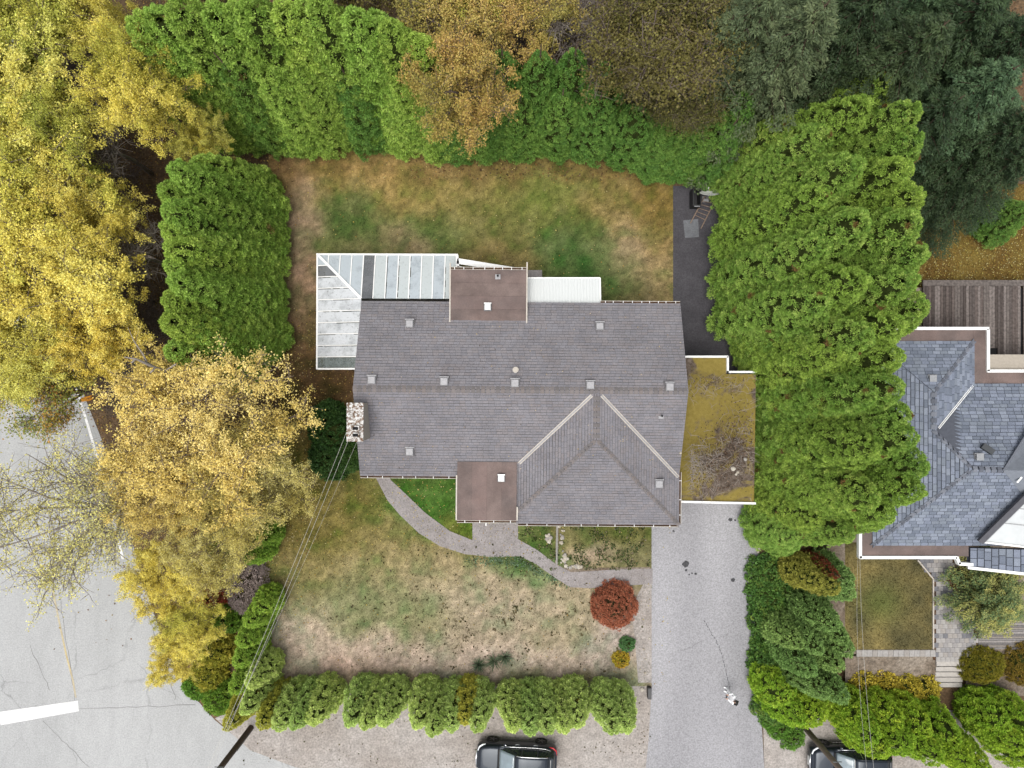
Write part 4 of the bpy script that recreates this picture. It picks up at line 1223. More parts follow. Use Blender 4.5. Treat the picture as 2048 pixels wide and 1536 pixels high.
# tall rear hedge of cedars
for k, (px, py, h) in enumerate(((266, 36, 11), (300, 22, 11.2), (345, 8, 11.5), (418, 18, 11), (455, 12, 10.8), (490, 4, 11.5), (562, 14, 11), (598, 10, 10.8), (632, 8, 11.4), (705, 28, 11), (740, 34, 10.4), (776, 50, 10.4), (830, 76, 9.6))):
    x, y = tip(px, py, h)
    place('cedar_tree', cedars[k % 3], (x, y), 'tall green cedar in the rear hedge, %s counted from the yellow woodland corner' % ORD[k], 'cedar', 'tall cedars of the rear hedge', (h / 10.5 * 1.06, h / 10.5 * 1.06, h / 10.5), trunk=tk_c)
for k, (px, py, h) in enumerate(((290, 120, 8.6), (375, 128, 8.2), (450, 130, 8.4), (525, 140, 7.8), (600, 138, 7.8), (690, 150, 7.2), (785, 155, 7.2), (865, 175, 6.4))):
    x, y = tip(px, py, h)
    place('cedar_tree', cedars_d[k % 2] if k % 3 == 2 else cedars[(k + 1) % 3], (x, y), 'shorter cedar at the lawn side of the rear hedge, %s from the yellow woodland corner' % ORD[k], 'cedar', 'shorter cedars in front of the rear hedge', (.84, .84, h / 10.5) if k % 3 != 2 else (.88, .88, h / 7.0), trunk=tk_c)
for k, (px, py, h) in enumerate(((935, 205, 5.4), (1015, 160, 6.6), (1080, 112, 8.0), (1150, 108, 8.2), (1215, 130, 7.6), (1040, 196, 5.6), (1125, 192, 5.8), (1200, 198, 5.6), (1285, 222, 5.4), (1370, 228, 6.0), (1440, 226, 6.8), (1500, 190, 8.0), (1340, 256, 4.6), (1405, 256, 5.0), (1465, 252, 6.0), (895, 190, 6.2), (970, 178, 6.2), (1005, 112, 7.4))):
    x, y = tip(px, py, h)
    place('cedar_tree', cedars_d[k % 2], (x, y), 'mid-green rounded cedar in the hedge behind the lawn, %s from the golden tree' % ORD[k], 'cedar', 'rounded cedars behind the lawn', (.82, .82, h / 7.0), trunk=tk_c)
# left hedge
for k, (px, py, h) in enumerate(((345, 335, 10.2), (330, 415, 10.6), (326, 375, 9.6), (330, 452, 9.8), (336, 525, 9.8), (332, 600, 9.8), (395, 322, 8), (335, 490, 10.6), (390, 400, 8.6), (345, 560, 10.4), (388, 480, 8.6), (330, 640, 10.2), (392, 560, 8.4), (380, 650, 8.6), (425, 650, 6.8), (340, 700, 8.6))):
    x, y = tip(px, py, h)
    place('cedar_tree', cedars[k % 3], (x, y), 'bright green cedar in the side hedge by the sunroom, %s from the rear hedge' % ORD[k], 'cedar', 'cedars of the side hedge by the sunroom', (.86, .86, h / 10.5), trunk=tk_c)
# big stand right of the house
lst = [(1830, 215, 11.5), (1815, 330, 11.5), (1835, 440, 11.8), (1825, 560, 11.6), (1800, 650, 11), (1800, 780, 11.2), (1825, 880, 11), (1840, 985, 10.2), (1775, 158, 10.4), (1835, 272, 11), (1838, 385, 11.2), (1845, 500, 11.2), (1848, 610, 10.8), (1800, 715, 10.8), (1815, 835, 10.6), (1850, 935, 10.2), (1730, 205, 10.5), (1650, 262, 9), (1715, 325, 11), (1650, 385, 9.5), (1730, 440, 11), (1645, 490, 9.5), (1725, 560, 11), (1648, 600, 9.5), (1735, 670, 10.6), (1680, 705, 9.4), (1745, 790, 10.4), (1705, 800, 8.5), (1750, 900, 10.2), (1700, 900, 8), (1750, 1000, 9.6), (1695, 1000, 7.8), (1600, 1072, 4.2), (1700, 1072, 7.4), (1640, 1045, 6), (1580, 240, 7.5), (1570, 320, 7.0), (1780, 1030, 9)]
for k, (px, py, h) in enumerate(lst):
    x, y = tip(px, py, h)
    if px > 1790: lab = 'large bright cedar on the neighbour side of the stand, %s from the dark firs' % ORD[k]; gp = 'cedars along the neighbour fence'
    elif py < 640: lab = 'large bright cedar of the stand beside the rear asphalt'; gp = 'cedars beside the rear asphalt'
    elif py < 960: lab = 'large bright cedar of the stand overhanging the mossy carport'; gp = 'cedars beside the carport'
    else: lab = 'bright cedar of the stand at the head of the front driveway'; gp = 'cedars at the head of the driveway'
    s_ = .84 if py < 680 else .76
    if h < 7.6: s_ = .6
    place('cedar_tree', bigc[k % 3], (x, y), lab, 'cedar', gp, (s_, s_, h / 11.0), trunk=tk_c)
# front hedge of small arborvitae
fh = [(520, 1452, 4.6, 1), (552, 1454, 4.9, 0), (588, 1452, 4.9, 0), (620, 1442, 4.6, 0), (698, 1446, 4.8, 0), (731, 1452, 4.9, 0), (764, 1446, 4.8, 0), (834, 1450, 4.9, 0), (866, 1466, 5.2, 0), (900, 1456, 4.9, 0), (928, 1442, 4.5, 1), (954, 1458, 5.0, 0), (1026, 1458, 4.9, 0), (1060, 1464, 5.2, 0), (1096, 1462, 5.1, 0), (1130, 1460, 5.0, 0), (1158, 1448, 4.7, 0), (1228, 1462, 5.1, 0), (1256, 1460, 5.0, 0)]
for k, (px, py, h, yl) in enumerate(fh):
    x, y = tip(px, py, h)
    lab = ('golden-green arborvitae in the front hedge, ' + ('beside the utility pole' if k < 3 else 'amid greener ones')) if yl else 'green arborvitae in the front hedge, number %s from the utility pole' % (ORD[k] if k < 18 else 'nineteenth')
    place('arborvitae', arb_y[0] if yl else arb[k % 3], (x, y), lab, 'arborvitae', 'front hedge along the gravel verge', (1.12, 1.12, h / 4.6), rz=rng.choice([0, math.pi]), trunk=tk_s)
# side row at the road corner
for k, (px, py, h, v) in enumerate(((455, 1452, 4.2, 1), (490, 1420, 4.2, 2), (462, 1385, 4.2, 0), (500, 1368, 3.8, 2), (470, 1330, 4.0, 0), (478, 1290, 4.0, 0), (492, 1250, 3.8, 0), (512, 1222, 3.2, 0), (488, 1120, 4.0, 0), (505, 1085, 3.6, 0))):
    x, y = tip(px, py, h)
    place('arborvitae', {0: arb_g[k % 2], 1: arb_y[0], 2: arb[k % 3]}[v], (x, y), 'slim bright arborvitae beside the front lawn, %s from the utility pole' % ORD[k], 'arborvitae', 'arborvitae row beside the front lawn', (1, 1, h / 4.4), trunk=tk_s)
# group beside the driveway, plumed
for k, (px, py, h, v) in enumerate(((1672, 1178, 4.6, 0), (1640, 1168, 4.2, 0), (1700, 1170, 4.6, 2), (1702, 1190, 4.4, 2), (1690, 1280, 5.2, 2), (1700, 1305, 5.4, 2), (1672, 1255, 5.2, 2), (1680, 1335, 5.4, 2), (1640, 1300, 4.8, 2), (1625, 1345, 5.0, 2), (1650, 1390, 5.0, 2), (1690, 1400, 5.4, 2), (1600, 1290, 4.2, 2))):
    x, y = tip(px, py, h)
    place('arborvitae', {0: arb_o[0], 2: arb_dk[k % 2]}[v], (x, y), ('olive-yellow plumed arborvitae below the big cedars' if v == 0 else 'dark plumed arborvitae beside the driveway, %s from the olive pair' % ORD[k - 1]), 'arborvitae', 'olive arborvitae pair' if v == 0 else 'plumed arborvitae group', (1.05, 1.05, h / (4.6 if v == 0 else 5.2)), trunk=tk_s)
x, y = tip(1672, 1150, 4.2); place('arborvitae', red_a[0], (x, y, 0), 'rust-brown dying arborvitae among olive ones', 'arborvitae', None, (1.1, 1.1, 1.75), trunk=tk_s)
# bottom right hedge
for k, (px, py, h) in enumerate(((1600, 1440, 3.6), (1570, 1400, 3.2), (1640, 1440, 3.8), (1730, 1455, 3.6), (1750, 1478, 4.2), (1795, 1455, 3.6), (1820, 1498, 4.4), (1855, 1470, 3.8), (1880, 1518, 4.6), (1915, 1490, 4.0), (1940, 1528, 4.6), (1770, 1505, 4.0), (1975, 1552, 4.6), (2015, 1458, 3.4), (2045, 1495, 4.0), (2075, 1465, 3.8), (2080, 1525, 4.2))):
    x, y = tip(px, py, h)
    place('hedge_cedar', frontc[k % 2], (x, y), 'yellow-green cedar in the street hedge, %s from the driveway' % ORD[k], 'cedar', 'yellow-green street hedge', (.8, .8, h / 4.4), trunk=tk_s)


# ------------------------------------------------------------------ deciduous trees
def broadleaf(name, h, r, cz_, rz_, n_limb, n_br, n_tw, leaves, ll, cols, seed, bark, twig=.012, trunk_r=.16, tw_len=.9, spread=.27, lean=(0, 0)):
    rg = np.random.default_rng(seed); rnd = random.Random(seed)
    b = MB(); lp = []
    ztop = cz_ - rz_ * .3
    lx, ly = lean; LV = Vector((lx, ly, 0))
    b.tube([(0, 0, -.05), (rnd.uniform(-.15, .15) + lx * .15, rnd.uniform(-.15, .15) + ly * .15, ztop * .5), (lx * .5, ly * .5, ztop), (rnd.uniform(-.2, .2) + lx, rnd.uniform(-.2, .2) + ly, cz_ + rz_ * .4)], [trunk_r, trunk_r * .8, trunk_r * .6, .03], 7)
    for i in range(n_limb):
        a = 2 * math.pi * (i + rnd.random() * .7) / n_limb; el = rnd.uniform(-.25, .95)
        tgt = Vector((math.cos(a) * r * math.cos(el) * .82, math.sin(a) * r * math.cos(el) * .82, cz_ + rz_ * math.sin(el) * .85)) + LV
        st0 = Vector((0, 0, max(.6, min(ztop + rz_ * .3, tgt.z - rnd.uniform(.5, 1.2) * r * .45)))) + LV * .5
        mid = st0.lerp(tgt, .5) + Vector((rnd.uniform(-.2, .2) * r * .4, rnd.uniform(-.2, .2) * r * .4, .1 * r))
        limb = [st0, st0.lerp(mid, .5) + Vector((0, 0, .02 * r)), mid, mid.lerp(tgt, .5), tgt]
        b.tube(limb, [trunk_r * .45, trunk_r * .38, trunk_r * .3, trunk_r * .2, .015], 5)
        for j in range(n_br):
            t = rnd.uniform(.25, 1.0); k = min(3, int(t * 4)); p = limb[k].lerp(limb[k + 1], t * 4 - k)
            d = Vector((rnd.gauss(0, 1), rnd.gauss(0, 1), rnd.gauss(.25, .5))) + (tgt - st0).normalized() * .7; d.normalize()
            L = r * rnd.uniform(.28, .55); e = p + d * L
            rr = math.hypot(e.x - lx, e.y - ly)
            if rr > r: e.x = lx + (e.x - lx) * r / rr; e.y = ly + (e.y - ly) * r / rr
            e.z = min(max(e.z, cz_ - rz_), cz_ + rz_)
            m_ = p.lerp(e, .5) + Vector((rnd.uniform(-.1, .1), rnd.uniform(-.1, .1), .06 * L))
            b.tube([p, m_, e], [trunk_r * .16, trunk_r * .11, .01], 4, cap=False)
            for q_ in range(n_tw):
                t2 = rnd.uniform(.2, 1); p2 = p.lerp(m_, t2 * 2) if t2 < .5 else m_.lerp(e, t2 * 2 - 1)
                d2 = Vector((rnd.gauss(0, 1), rnd.gauss(0, 1), rnd.gauss(.1, .6))).normalized() * tw_len * rnd.uniform(.5, 1.2)
                e2 = p2 + d2 + Vector((0, 0, -.12 * tw_len))
                b.tube([p2, p2.lerp(e2, .5) + Vector((0, 0, .05)), e2], [twig, twig * .8, twig * .4], 3, cap=False)
                lp.append((p2, e2))
    wood = b.mesh(name + '_wood', bark, True)
    if not leaves: return None, wood
    A = np.array([list(p) + list(e) for p, e in lp]); n = leaves
    dens = .06 + 1.5 * rg.random(len(A)) ** 2.6; dens /= dens.sum()
    i = rg.choice(len(A), n, p=dens); t = rg.random((n, 1)) ** .7
    p = A[i, :3] * (1 - t) + A[i, 3:] * t + rg.normal(0, spread * .45, (n, 3))
    d = unit(rg.normal(size=(n, 3)) * (1, 1, .7) + (0, 0, -.15))
    cp_ = palf(cols); hue = np.clip(vnoise(A[i, 3] * .55 + seed, A[i, 4] * .55) * .9 + rg.normal(.05, .2, n), 0, .999) * (len(cp_) - 1)
    ci = hue.astype(int); fr = (hue - ci)[:, None]; c = (cp_[ci] * (1 - fr) + cp_[np.minimum(ci + 1, len(cp_) - 1)] * fr) * rg.uniform(.75, 1.25, (n, 1))
    # leaf faces lie mostly open to the sky
    nrm = unit(rg.normal(size=(n, 3)) * .75 + (0, 0, 1)); s = unit(np.cross(nrm, d)); d = np.cross(s, nrm)
    ln_ = (ll * rg.uniform(.65, 1.35, n))[:, None]; m_ = p + d * ln_ * .45
    V = np.stack([p - s * ln_ * .42, p + d * ln_, p + s * ln_ * .42], 1).reshape(-1, 3)
    return npmesh(name + '_leaves', V, np.arange(3 * n).reshape(-1, 3), np.repeat(c, 3, 0), M['leaf']), wood


CZ = {}


def ptree(name, var, px, py, zc, label, cat, group, sc=1.0, rz=None, zs=None):
    x, y, _ = P(px, py, zc); zs = zs or min(zc / CZ[id(var)], sc * 1.9)
    t = thing(name, label, cat, (x, y, 0), rng.uniform(0, 6.28) if rz is None else rz, group); t.scale = (sc, sc, zs or sc)
    link('limbs', var[1], t)
    if var[0]: link('crown', var[0], t)
    return t


YEL = [(180, 166, 70), (206, 192, 88), (220, 206, 102), (230, 218, 124), (206, 196, 94)]
YGR = [(154, 158, 70), (184, 184, 84), (212, 204, 98), (226, 216, 118)]
GLD = [(176, 160, 88), (198, 182, 102), (212, 196, 114), (220, 208, 140), (188, 174, 104)]
y_a = broadleaf('yellow_maple_a', 10, 4.6, 6.8, 3.0, 12, 10, 9, 80000, .088, YEL, 301, M['bark_twig'])
y_b = broadleaf('yellow_maple_b', 10, 4.4, 6.8, 3.0, 12, 10, 9, 74000, .088, YGR, 302, M['bark_twig'])
g_a = broadleaf('golden_birch', 9, 5.0, 5.6, 2.8, 12, 11, 11, 62000, .084, GLD, 303, M['bark_twig'])
g_s = broadleaf('sparse_birch', 8, 4.4, 5.2, 2.0, 11, 11, 11, 16000, .08, [(200, 184, 112), (216, 202, 124), (226, 214, 136), (194, 176, 112)], 304, M['bark_grey'], tw_len=1.1, lean=(-4.6, -.6))
o_a = broadleaf('russet_maple', 8, 3.2, 5.0, 2.2, 9, 9, 9, 32000, .088, [(136, 134, 70), (164, 152, 82), (178, 160, 90), (180, 150, 92)], 305, M['bark_twig'])
ol_a = broadleaf('olive_larch', 10, 4.0, 6.4, 3.0, 12, 12, 10, 30000, .11, [(86, 82, 44), (100, 96, 52), (112, 110, 56), (96, 86, 54)], 306, M['bark_twig'], tw_len=1.1, spread=.5)
gr_b = broadleaf('green_maple', 6, 2.4, 5.0, 1.2, 8, 8, 9, 13000, .09, [(92, 112, 52), (112, 128, 58), (150, 150, 70), (176, 130, 60)], 307, M['bark_twig'], spread=.5, lean=(-3.2, .3))
bare = broadleaf('bare_tree', 7, 2.6, 4.6, 2.2, 10, 9, 8, 0, .1, YEL, 308, M['bark_grey'], tw_len=.9, twig=.014)
bare_b = broadleaf('bare_thicket', 4, 2.2, 2.2, 1.6, 12, 9, 8, 0, .1, YEL, 309, M['bark_twig'], tw_len=.8, twig=.013)
CZ.update({id(y_a): 6.8, id(y_b): 6.8, id(g_a): 5.6, id(g_s): 5.2, id(o_a): 5.0, id(ol_a): 6.4, id(gr_b): 5.0, id(bare): 4.6, id(bare_b): 2.2})
for k, (px, py, zc, v, s) in enumerate(((105, 590, 6.5, y_a, 1.0), (60, 420, 7, y_b, 1.0), (165, 440, 6.5, y_a, .66), (30, 250, 7, y_a, .95), (110, 300, 7, y_b, .6), (10, 110, 7, y_b, .95), (175, 40, 6.5, y_b, .55), (50, 0, 7, y_b, .8), (-60, 520, 7, y_a, .95), (200, 660, 5.8, y_a, .62), (40, 690, 6.5, y_a, .7), (-80, 300, 7, y_b, 1))):
    ptree('yellow_maple', v, px, py, zc, ('bright yellow' if v is y_a else 'yellow-green') + ' maple in the roadside woodland beyond the side hedge', 'maple', 'bright yellow roadside maples' if v is y_a else 'yellow-green roadside maples', s)
ptree('yellow_maple', y_b, 300, 190, 7.5, 'compact pale yellow maple leaning over the hedge corner', 'maple', None, .62)
ptree('yellow_maple', y_a, 375, 255, 6.5, 'small yellow maple sprig spreading over the hedge corner', 'maple', None, .36)
ptree('golden_birch', g_a, 430, 860, 6, 'large golden birch spreading between road and house', 'birch', None, 1.02)
ptree('golden_birch', g_a, 350, 960, 5.5, 'golden birch overhanging the road edge below the largest birch', 'birch', None, .62, rz=2.0)
ptree('golden_birch', g_a, 520, 960, 5.5, 'golden birch on the lawn side of the largest birch', 'birch', None, .62, rz=1.0)
ptree('golden_birch', g_a, 440, 1070, 5, 'golden birch above the grey shrub', 'birch', None, .56, rz=4.0)
ptree('golden_birch', y_a, 345, 1150, 4.5, 'yellow birch leaning over the road beside the grey shrub', 'birch', None, .5, rz=3.0)
ptree('golden_birch', y_b, 390, 1250, 3.8, 'yellow-green birch beside the red-leaved shrub', 'birch', None, .42, rz=5.0)
ptree('golden_birch', y_a, 350, 1310, 3.2, 'low bright yellow birch at the road bend', 'birch', None, .34, rz=.6)
ptree('sparse_birch', g_s, 300, 1010, 6, 'sparse pale birch leaning far over the asphalt road', 'birch', None, 1.0, rz=0)
ptree('green_maple', gr_b, 200, 790, 5.5, 'green-leaved maple hanging over the white edge line', 'maple', None, 1.0, rz=0)
ptree('golden_birch', y_b, 20, 1010, 5.5, 'yellow maple across the road near the stop line', 'maple', None, .0001) if False else None
ptree('russet_maple', o_a, 905, 70, 6.0, 'golden russet maple behind the rear hedge', 'maple', None, 1.0)
ptree('russet_maple', o_a, 925, 190, 7.0, 'golden russet maple growing through the rear hedge', 'maple', None, .82, rz=2.0)
ptree('russet_maple', o_a, 1055, 30, 5.5, 'russet maple beside the bare brown thicket', 'maple', None, .85, rz=4.0)
for px_, py_ in ((420, -70), (560, -80), (690, -55)): ptree('olive_larch', ol_a, px_, py_, 7.5, 'olive-brown tree behind the tall rear hedge', 'larch', 'olive trees behind the rear hedge', .7, rz=px_)
ptree('russet_maple', y_b, 960, -20, 6, 'yellow maple at the back of the russet maples', 'maple', None, .6)
ptree('olive_larch', ol_a, 1320, 110, 7.5, 'olive-brown feathery larch between hedge and firs', 'larch', None, .95)
ptree('olive_larch', ol_a, 1330, 0, 7.5, 'olive-green feathery larch behind the first larch', 'larch', None, .8, rz=2.2)
ptree('olive_larch', ol_a, 1360, 215, 5.5, 'small olive larch drooping over the hedge', 'larch', None, .55, rz=1.2)
for k, (px, py, zc, v, s, lab) in enumerate(((1140, 60, 5, bare, .9, 'bare grey branching tree behind the rounded cedars'), (1190, 120, 6.5, bare, .5, 'small bare tree overhanging the rounded cedars'), (205, 290, 5, bare, .85, 'bare grey tree among the yellow maples'), (275, 510, 4.5, bare, .8, 'bare grey tree beside the side hedge'), (300, 740, 4, bare, .5, 'fallen-looking bare grey tree above the golden birch'), (265, 1000, 4, bare, .5, 'small bare tree at the road edge among birches'))):
    ptree('bare_tree', v, px, py, zc, lab, 'bare tree', None, s)
for k, (px, py, s) in enumerate(((140, 180, 1), (180, 140, 1), (250, 420, .8), (280, 600, .8), (220, 360, 1), (300, 660, .7), (1120, 20, 1), (1180, 70, 1), (1060, 90, .8), (240, 780, .7), (280, 830, .6), (1000, 60, .9), (690, -10, 1), (860, 10, .9), (150, 240, .9))):
    x, y, _ = P(px, py, 1.5)
    t = thing('bramble_thicket', 'bare brown bramble thicket in the gaps of the woodland', 'thicket', (x, y, 0), k * 1.3, 'bare bramble thickets in the woodland'); t.scale = (s, s, s * .9)
    link('stems', bare_b[1], t)


# ------------------------------------------------------------------ conifers
def fir(name, h, rb, cols, seed, n_br=120, per=90, ln=.36):
    rg = np.random.default_rng(seed); b = MB()
    b.tube([(0, 0, -.05), (0, 0, h * .5), (0, 0, h)], [.24, .15, .02], 7)
    Pn, Dn, Cn = [], [], []; cp_ = palf(cols)
    for i in range(n_br):
        t = (i + rg.random()) / n_br; z = h * (.12 + .86 * t); L = rb * (1 - t) ** .75 * rg.uniform(.75, 1.15) + .2; a = i * 2.39996 + rg.normal(0, .2)
        o_ = np.array([math.cos(a), math.sin(a), 0]); p0 = np.array([0, 0, z]); sag = L * rg.uniform(.15, .4)
        s = np.linspace(0, 1, 5); pts = p0 + o_ * (s * L)[:, None] + np.array([0, 0, 1]) * (L * .25 * s - sag * s ** 2)[:, None]
        b.tube([tuple(q) for q in pts[::2]], [.035, .022, .006], 4, cap=False)
        m = int(per * 3.6 * (L / rb + .25)); u = rg.random(m) ** .7; base = p0 + o_ * (u * L)[:, None] + np.array([0, 0, 1]) * (L * .25 * u - sag * u ** 2)[:, None]
        side = np.array([-o_[1], o_[0], 0]); sg = rg.choice([-1, 1], m)[:, None]
        wv = L * .30 * (1 - u * .75)[:, None] * rg.random((m, 1))
        base = base + side * sg * wv + np.array([0, 0, -1]) * wv * .35 + rg.normal(0, .05, (m, 3))
        d = unit(o_ * .75 + side * sg * .7 + rg.normal(0, .3, (m, 3)) + np.array([0, 0, -.1]))
        cc = cp_[rg.integers(len(cp_))] * .5 + cp_[rg.integers(0, len(cp_), m)] * .5
        Pn.append(base); Dn.append(d); Cn.append(cc * rg.uniform(.75, 1.25, (m, 1)))
    Pn, Dn, Cn = map(np.concatenate, (Pn, Dn, Cn)); n = len(Pn)
    V, Fc, Cv = kites_r(rg, Pn, Dn, ln * .46 * rg.uniform(.6, 1.2, n), .055, Cn, nrm=np.array([0, 0, 1.0]), tri=True)
    return npmesh(name + '_needles', V, Fc, Cv, M['needle']), b.mesh(name + '_wood', M['bark'], True)


F_D = [(42, 58, 36), (52, 68, 42), (62, 78, 48)]; F_B = [(58, 80, 54), (70, 92, 62), (84, 106, 72)]; F_G = [(68, 82, 56), (80, 94, 64), (98, 110, 76)]
fd = fir('dark_fir', 14, 4.2, F_D, 401, 170, 100, .4); fb = fir('blue_fir', 12, 3.8, F_B, 402, 160, 100, .38); fg = fir('grey_fir', 13, 3.8, F_G, 403, 150, 90, .42)
for k, (px, py, h, v, s, lab) in enumerate((
    (1560, -30, 13, fg, 1, 'grey-green fir behind the larch'), (1660, 0, 14, fg, 1, 'grey-green fir with branches reaching over the cedars'), (1470, 30, 11, fg, .85, 'smaller grey-green fir beside the larch'),
    (1800, -60, 14, fd, 1, 'dark fir at the back beside the grey firs'), (1900, 40, 14, fd, 1, 'dark fir in the middle of the conifer wood'), (2010, -20, 14, fd, 1, 'dark fir at the outer edge of the conifer wood'),
    (2040, 130, 13, fb, 1, 'bluish fir at the outer edge of the conifer wood'), (1930, 190, 12, fd, .9, 'dark fir between the two bluish firs'), (2000, 215, 11, fb, .9, 'bluish fir overhanging the rear lawn'), (1880, 240, 9.5, fb, .7, 'bluish fir beside the cedar stand'), (2080, 300, 11, fd, .8, 'dark fir at the rear lawn corner'), (1760, 90, 11, fd, .8, 'dark fir just behind the cedar stand'), (1990, 330, 6.5, fb, .5, 'small bluish fir at the rear lawn edge'), (2090, 40, 13, fd, .9, 'dark fir beyond the outer bluish fir'), (1850, 150, 11, fb, .8, 'bluish fir hidden between dark firs behind the stand'), (1950, -80, 13, fb, .9, 'bluish fir at the very back of the wood'), (1720, -90, 13, fg, .9, 'grey-green fir at the very back of the wood'), (1990, 30, 13, fd, .8, 'dark fir crowding the back of the outer bluish fir'), (2050, -70, 13, fd, .9, 'dark fir at the far outer back corner of the wood'), (2030, 40, 9, fd, 1.0, 'low dark fir filling the outer back of the wood'), (2030, 195, 8, fb, .95, 'low bluish fir filling the outer edge of the wood'), (2080, 230, 12, fd, .8, 'dark fir beside the overhanging bluish fir'))):
    x, y = tip(px, py, h)
    t = thing('fir_tree', lab, 'fir', (x, y, 0), k * 1.1, 'conifer wood'); t.scale = (s, s, h / {id(fd): 14, id(fb): 12, id(fg): 13}[id(v)])
    link('trunk', v[1], t); link('crown', v[0], t)
x, y = tip(2060, 420, 3.5); place('cedar_tree', cedars_d[0], (x, y), 'low green cedar at the edge of the rear lawn', 'cedar', None, (.6, .6, .5))
fl_ = fir('spreading_conifer', 4.0, 2.6, [(64, 86, 52), (86, 108, 68), (120, 134, 84), (150, 150, 84)], 404, 110, 90, .28)
x, y, _ = P(1995, 1205, 2.6); t = thing('spreading_conifer', 'feathery spreading conifer beside the paved path and fascia', 'conifer', (x, y, TZ), .4); t.scale = (.95, .95, .8)
link('trunk', fl_[1], t); link('crown', fl_[0], t)


# ------------------------------------------------------------------ shrubs and ground cover
def shrub(name, px, py, r, h, cols, label, cat, n=260, per=26, ln=.11, wd=.06, prof='dome', z=0.0, cr=None, corek='core', group=None, ry=None, bare=.0, upw=.8, spread=.9):
    v = crown(name + '_crown', h, r, prof, n, per, cr or r * .16, ln, wd, cols, random.randint(0, 9999), bare=bare, corek=corek, amp=.07, z0=0.0, upw=upw, spread=spread)
    x, y, _ = P(px, py, z + h * .5)
    t = thing(name, label, cat, (x, y, z), 0, group); t.scale = (1, (ry or r) / r, 1)
    link('foliage', v[0], t); link('inner_twigs', v[1], t)
    b = MB()
    for k in range(5):
        a = k * 1.26; b.tube([(0, 0, -.03), (math.cos(a) * r * .3, math.sin(a) * r * .3, h * .5)], [.03, .015], 5)
    link('stem', b.mesh('stem', M['bark'], True), t)
    return t


shrub('red_shrub', 1230, 1213, 1.16, 1.35, [(150, 86, 64), (164, 98, 74), (174, 108, 82), (142, 80, 60)], 'round rust-red shrub beside the garden path', 'shrub', 520, 40, .10, .035, cr=.16, corek='core_brown')
shrub('clipped_shrub', 1966, 1330, 1.18, 1.2, [(104, 104, 28), (118, 114, 34), (134, 122, 40)], 'round olive clipped shrub beside the concrete steps', 'shrub', 520, 34, .10, .04, z=.35, cr=.15, ry=1.0)
shrub('clipped_shrub', 2052, 1330, 1.15, 1.2, [(110, 96, 34), (128, 106, 42), (120, 110, 40)], 'round brownish clipped shrub beyond the olive one', 'shrub', 420, 34, .10, .04, z=.35, cr=.15)
for k, (px, py, r, h) in enumerate(((668, 868, 1.3, 1.5), (660, 915, 1.1, 1.2), (700, 905, .9, 1.1), (655, 840, .9, 1.3))):
    shrub('laurel_shrub', px, py, r, h, [(46, 74, 34), (60, 90, 42), (76, 104, 52)], 'dark glossy evergreen shrub against the chimney wall', 'shrub', 260, 26, .15, .09, cr=.22, group='dark shrubs by the chimney')
shrub('small_shrub', 1255, 1289, .36, .5, [(70, 112, 66), (88, 128, 78)], 'small blue-green shrub on the gravel by the driveway', 'shrub', 90, 20, .09, .05, cr=.1)
shrub('small_shrub', 1243, 1319, .42, .45, [(150, 150, 44), (176, 160, 54), (190, 150, 60)], 'small yellow shrub near the end of the front hedge', 'shrub', 110, 20, .09, .05, cr=.1)
shrub('grey_shrub', 489, 1172, .95, 1.6, [(150, 138, 134), (166, 152, 146), (136, 124, 118)], 'tall grey leafless shrub beside the front lawn', 'shrub', 420, 30, .13, .03, cr=.2, corek='core_brown', ry=1.5)
shrub('red_sumac', 425, 1192, .85, 1.5, [(110, 78, 50), (150, 84, 60), (186, 84, 66), (130, 96, 56)], 'red-leaved sumac shrub beside the grey shrub', 'shrub', 220, 24, .16, .09, cr=.22, corek='core_brown')
for k, (px, py, r, h, c) in enumerate(((455, 1235, .8, 1.2, 0), (430, 1300, .9, 1.3, 1), (415, 1350, .9, 1.1, 1), (440, 1395, .9, 1.0, 0), (440, 1110, .9, 1.4, 0), (400, 1280, .8, 1.4, 1), (395, 1370, .7, .8, 0))):
    shrub('roadside_bush', px, py, r, h, ([(74, 112, 36), (96, 132, 46), (120, 146, 54)], [(120, 126, 46), (146, 146, 54), (166, 156, 60)])[c], ('green' if c == 0 else 'yellow-green') + ' leafy bush on the bank above the road bend', 'bush', 240, 26, .13, .08, cr=.2, group=('green' if c == 0 else 'yellow-green') + ' bushes on the road bank')
for k, (px, py) in enumerate(((1533, 1150), (1536, 1195), (1540, 1240), (1545, 1285), (1538, 1330), (1556, 1370), (1560, 1180), (1572, 1240), (1565, 1300), (1580, 1350), (1590, 1215), (1548, 1410))):
    shrub('ivy_bush', px, py, .95, 1.0 + .25 * (k % 3), [(58, 92, 42), (74, 108, 50), (92, 126, 58), (118, 136, 60)], 'dark ivy-like bush in the bank along the driveway', 'bush', 230, 24, .13, .09, cr=.2, group='dark bushes along the driveway')
for k, (px, py) in enumerate(((1560, 1455), (1585, 1475), (1545, 1440))):
    shrub('verge_weed', px, py, .6, .5, [(84, 124, 44), (104, 140, 56)], 'bright green weed clump beside the leaning pole', 'weeds', 110, 20, .12, .06, cr=.15, group='weeds at the pole')
for k, (px, py) in enumerate(((1730, 1370), (1770, 1372), (1815, 1378), (1850, 1380), (1790, 1390))):
    shrub('yellow_bush', px, py, .75, .9, [(176, 160, 58), (198, 178, 70), (160, 150, 56)], 'yellowing deciduous bush below the stony slope', 'bush', 130, 22, .14, .08, cr=.2, group='yellowing bushes below the slope', bare=.06)
shrub('mulch_plant', 1918, 1160, .5, .5, [(110, 80, 52), (126, 92, 60)], 'low brown plant beside the path under the fascia', 'plant', 80, 20, .10, .05, z=TZ, cr=.12, corek='core_brown')


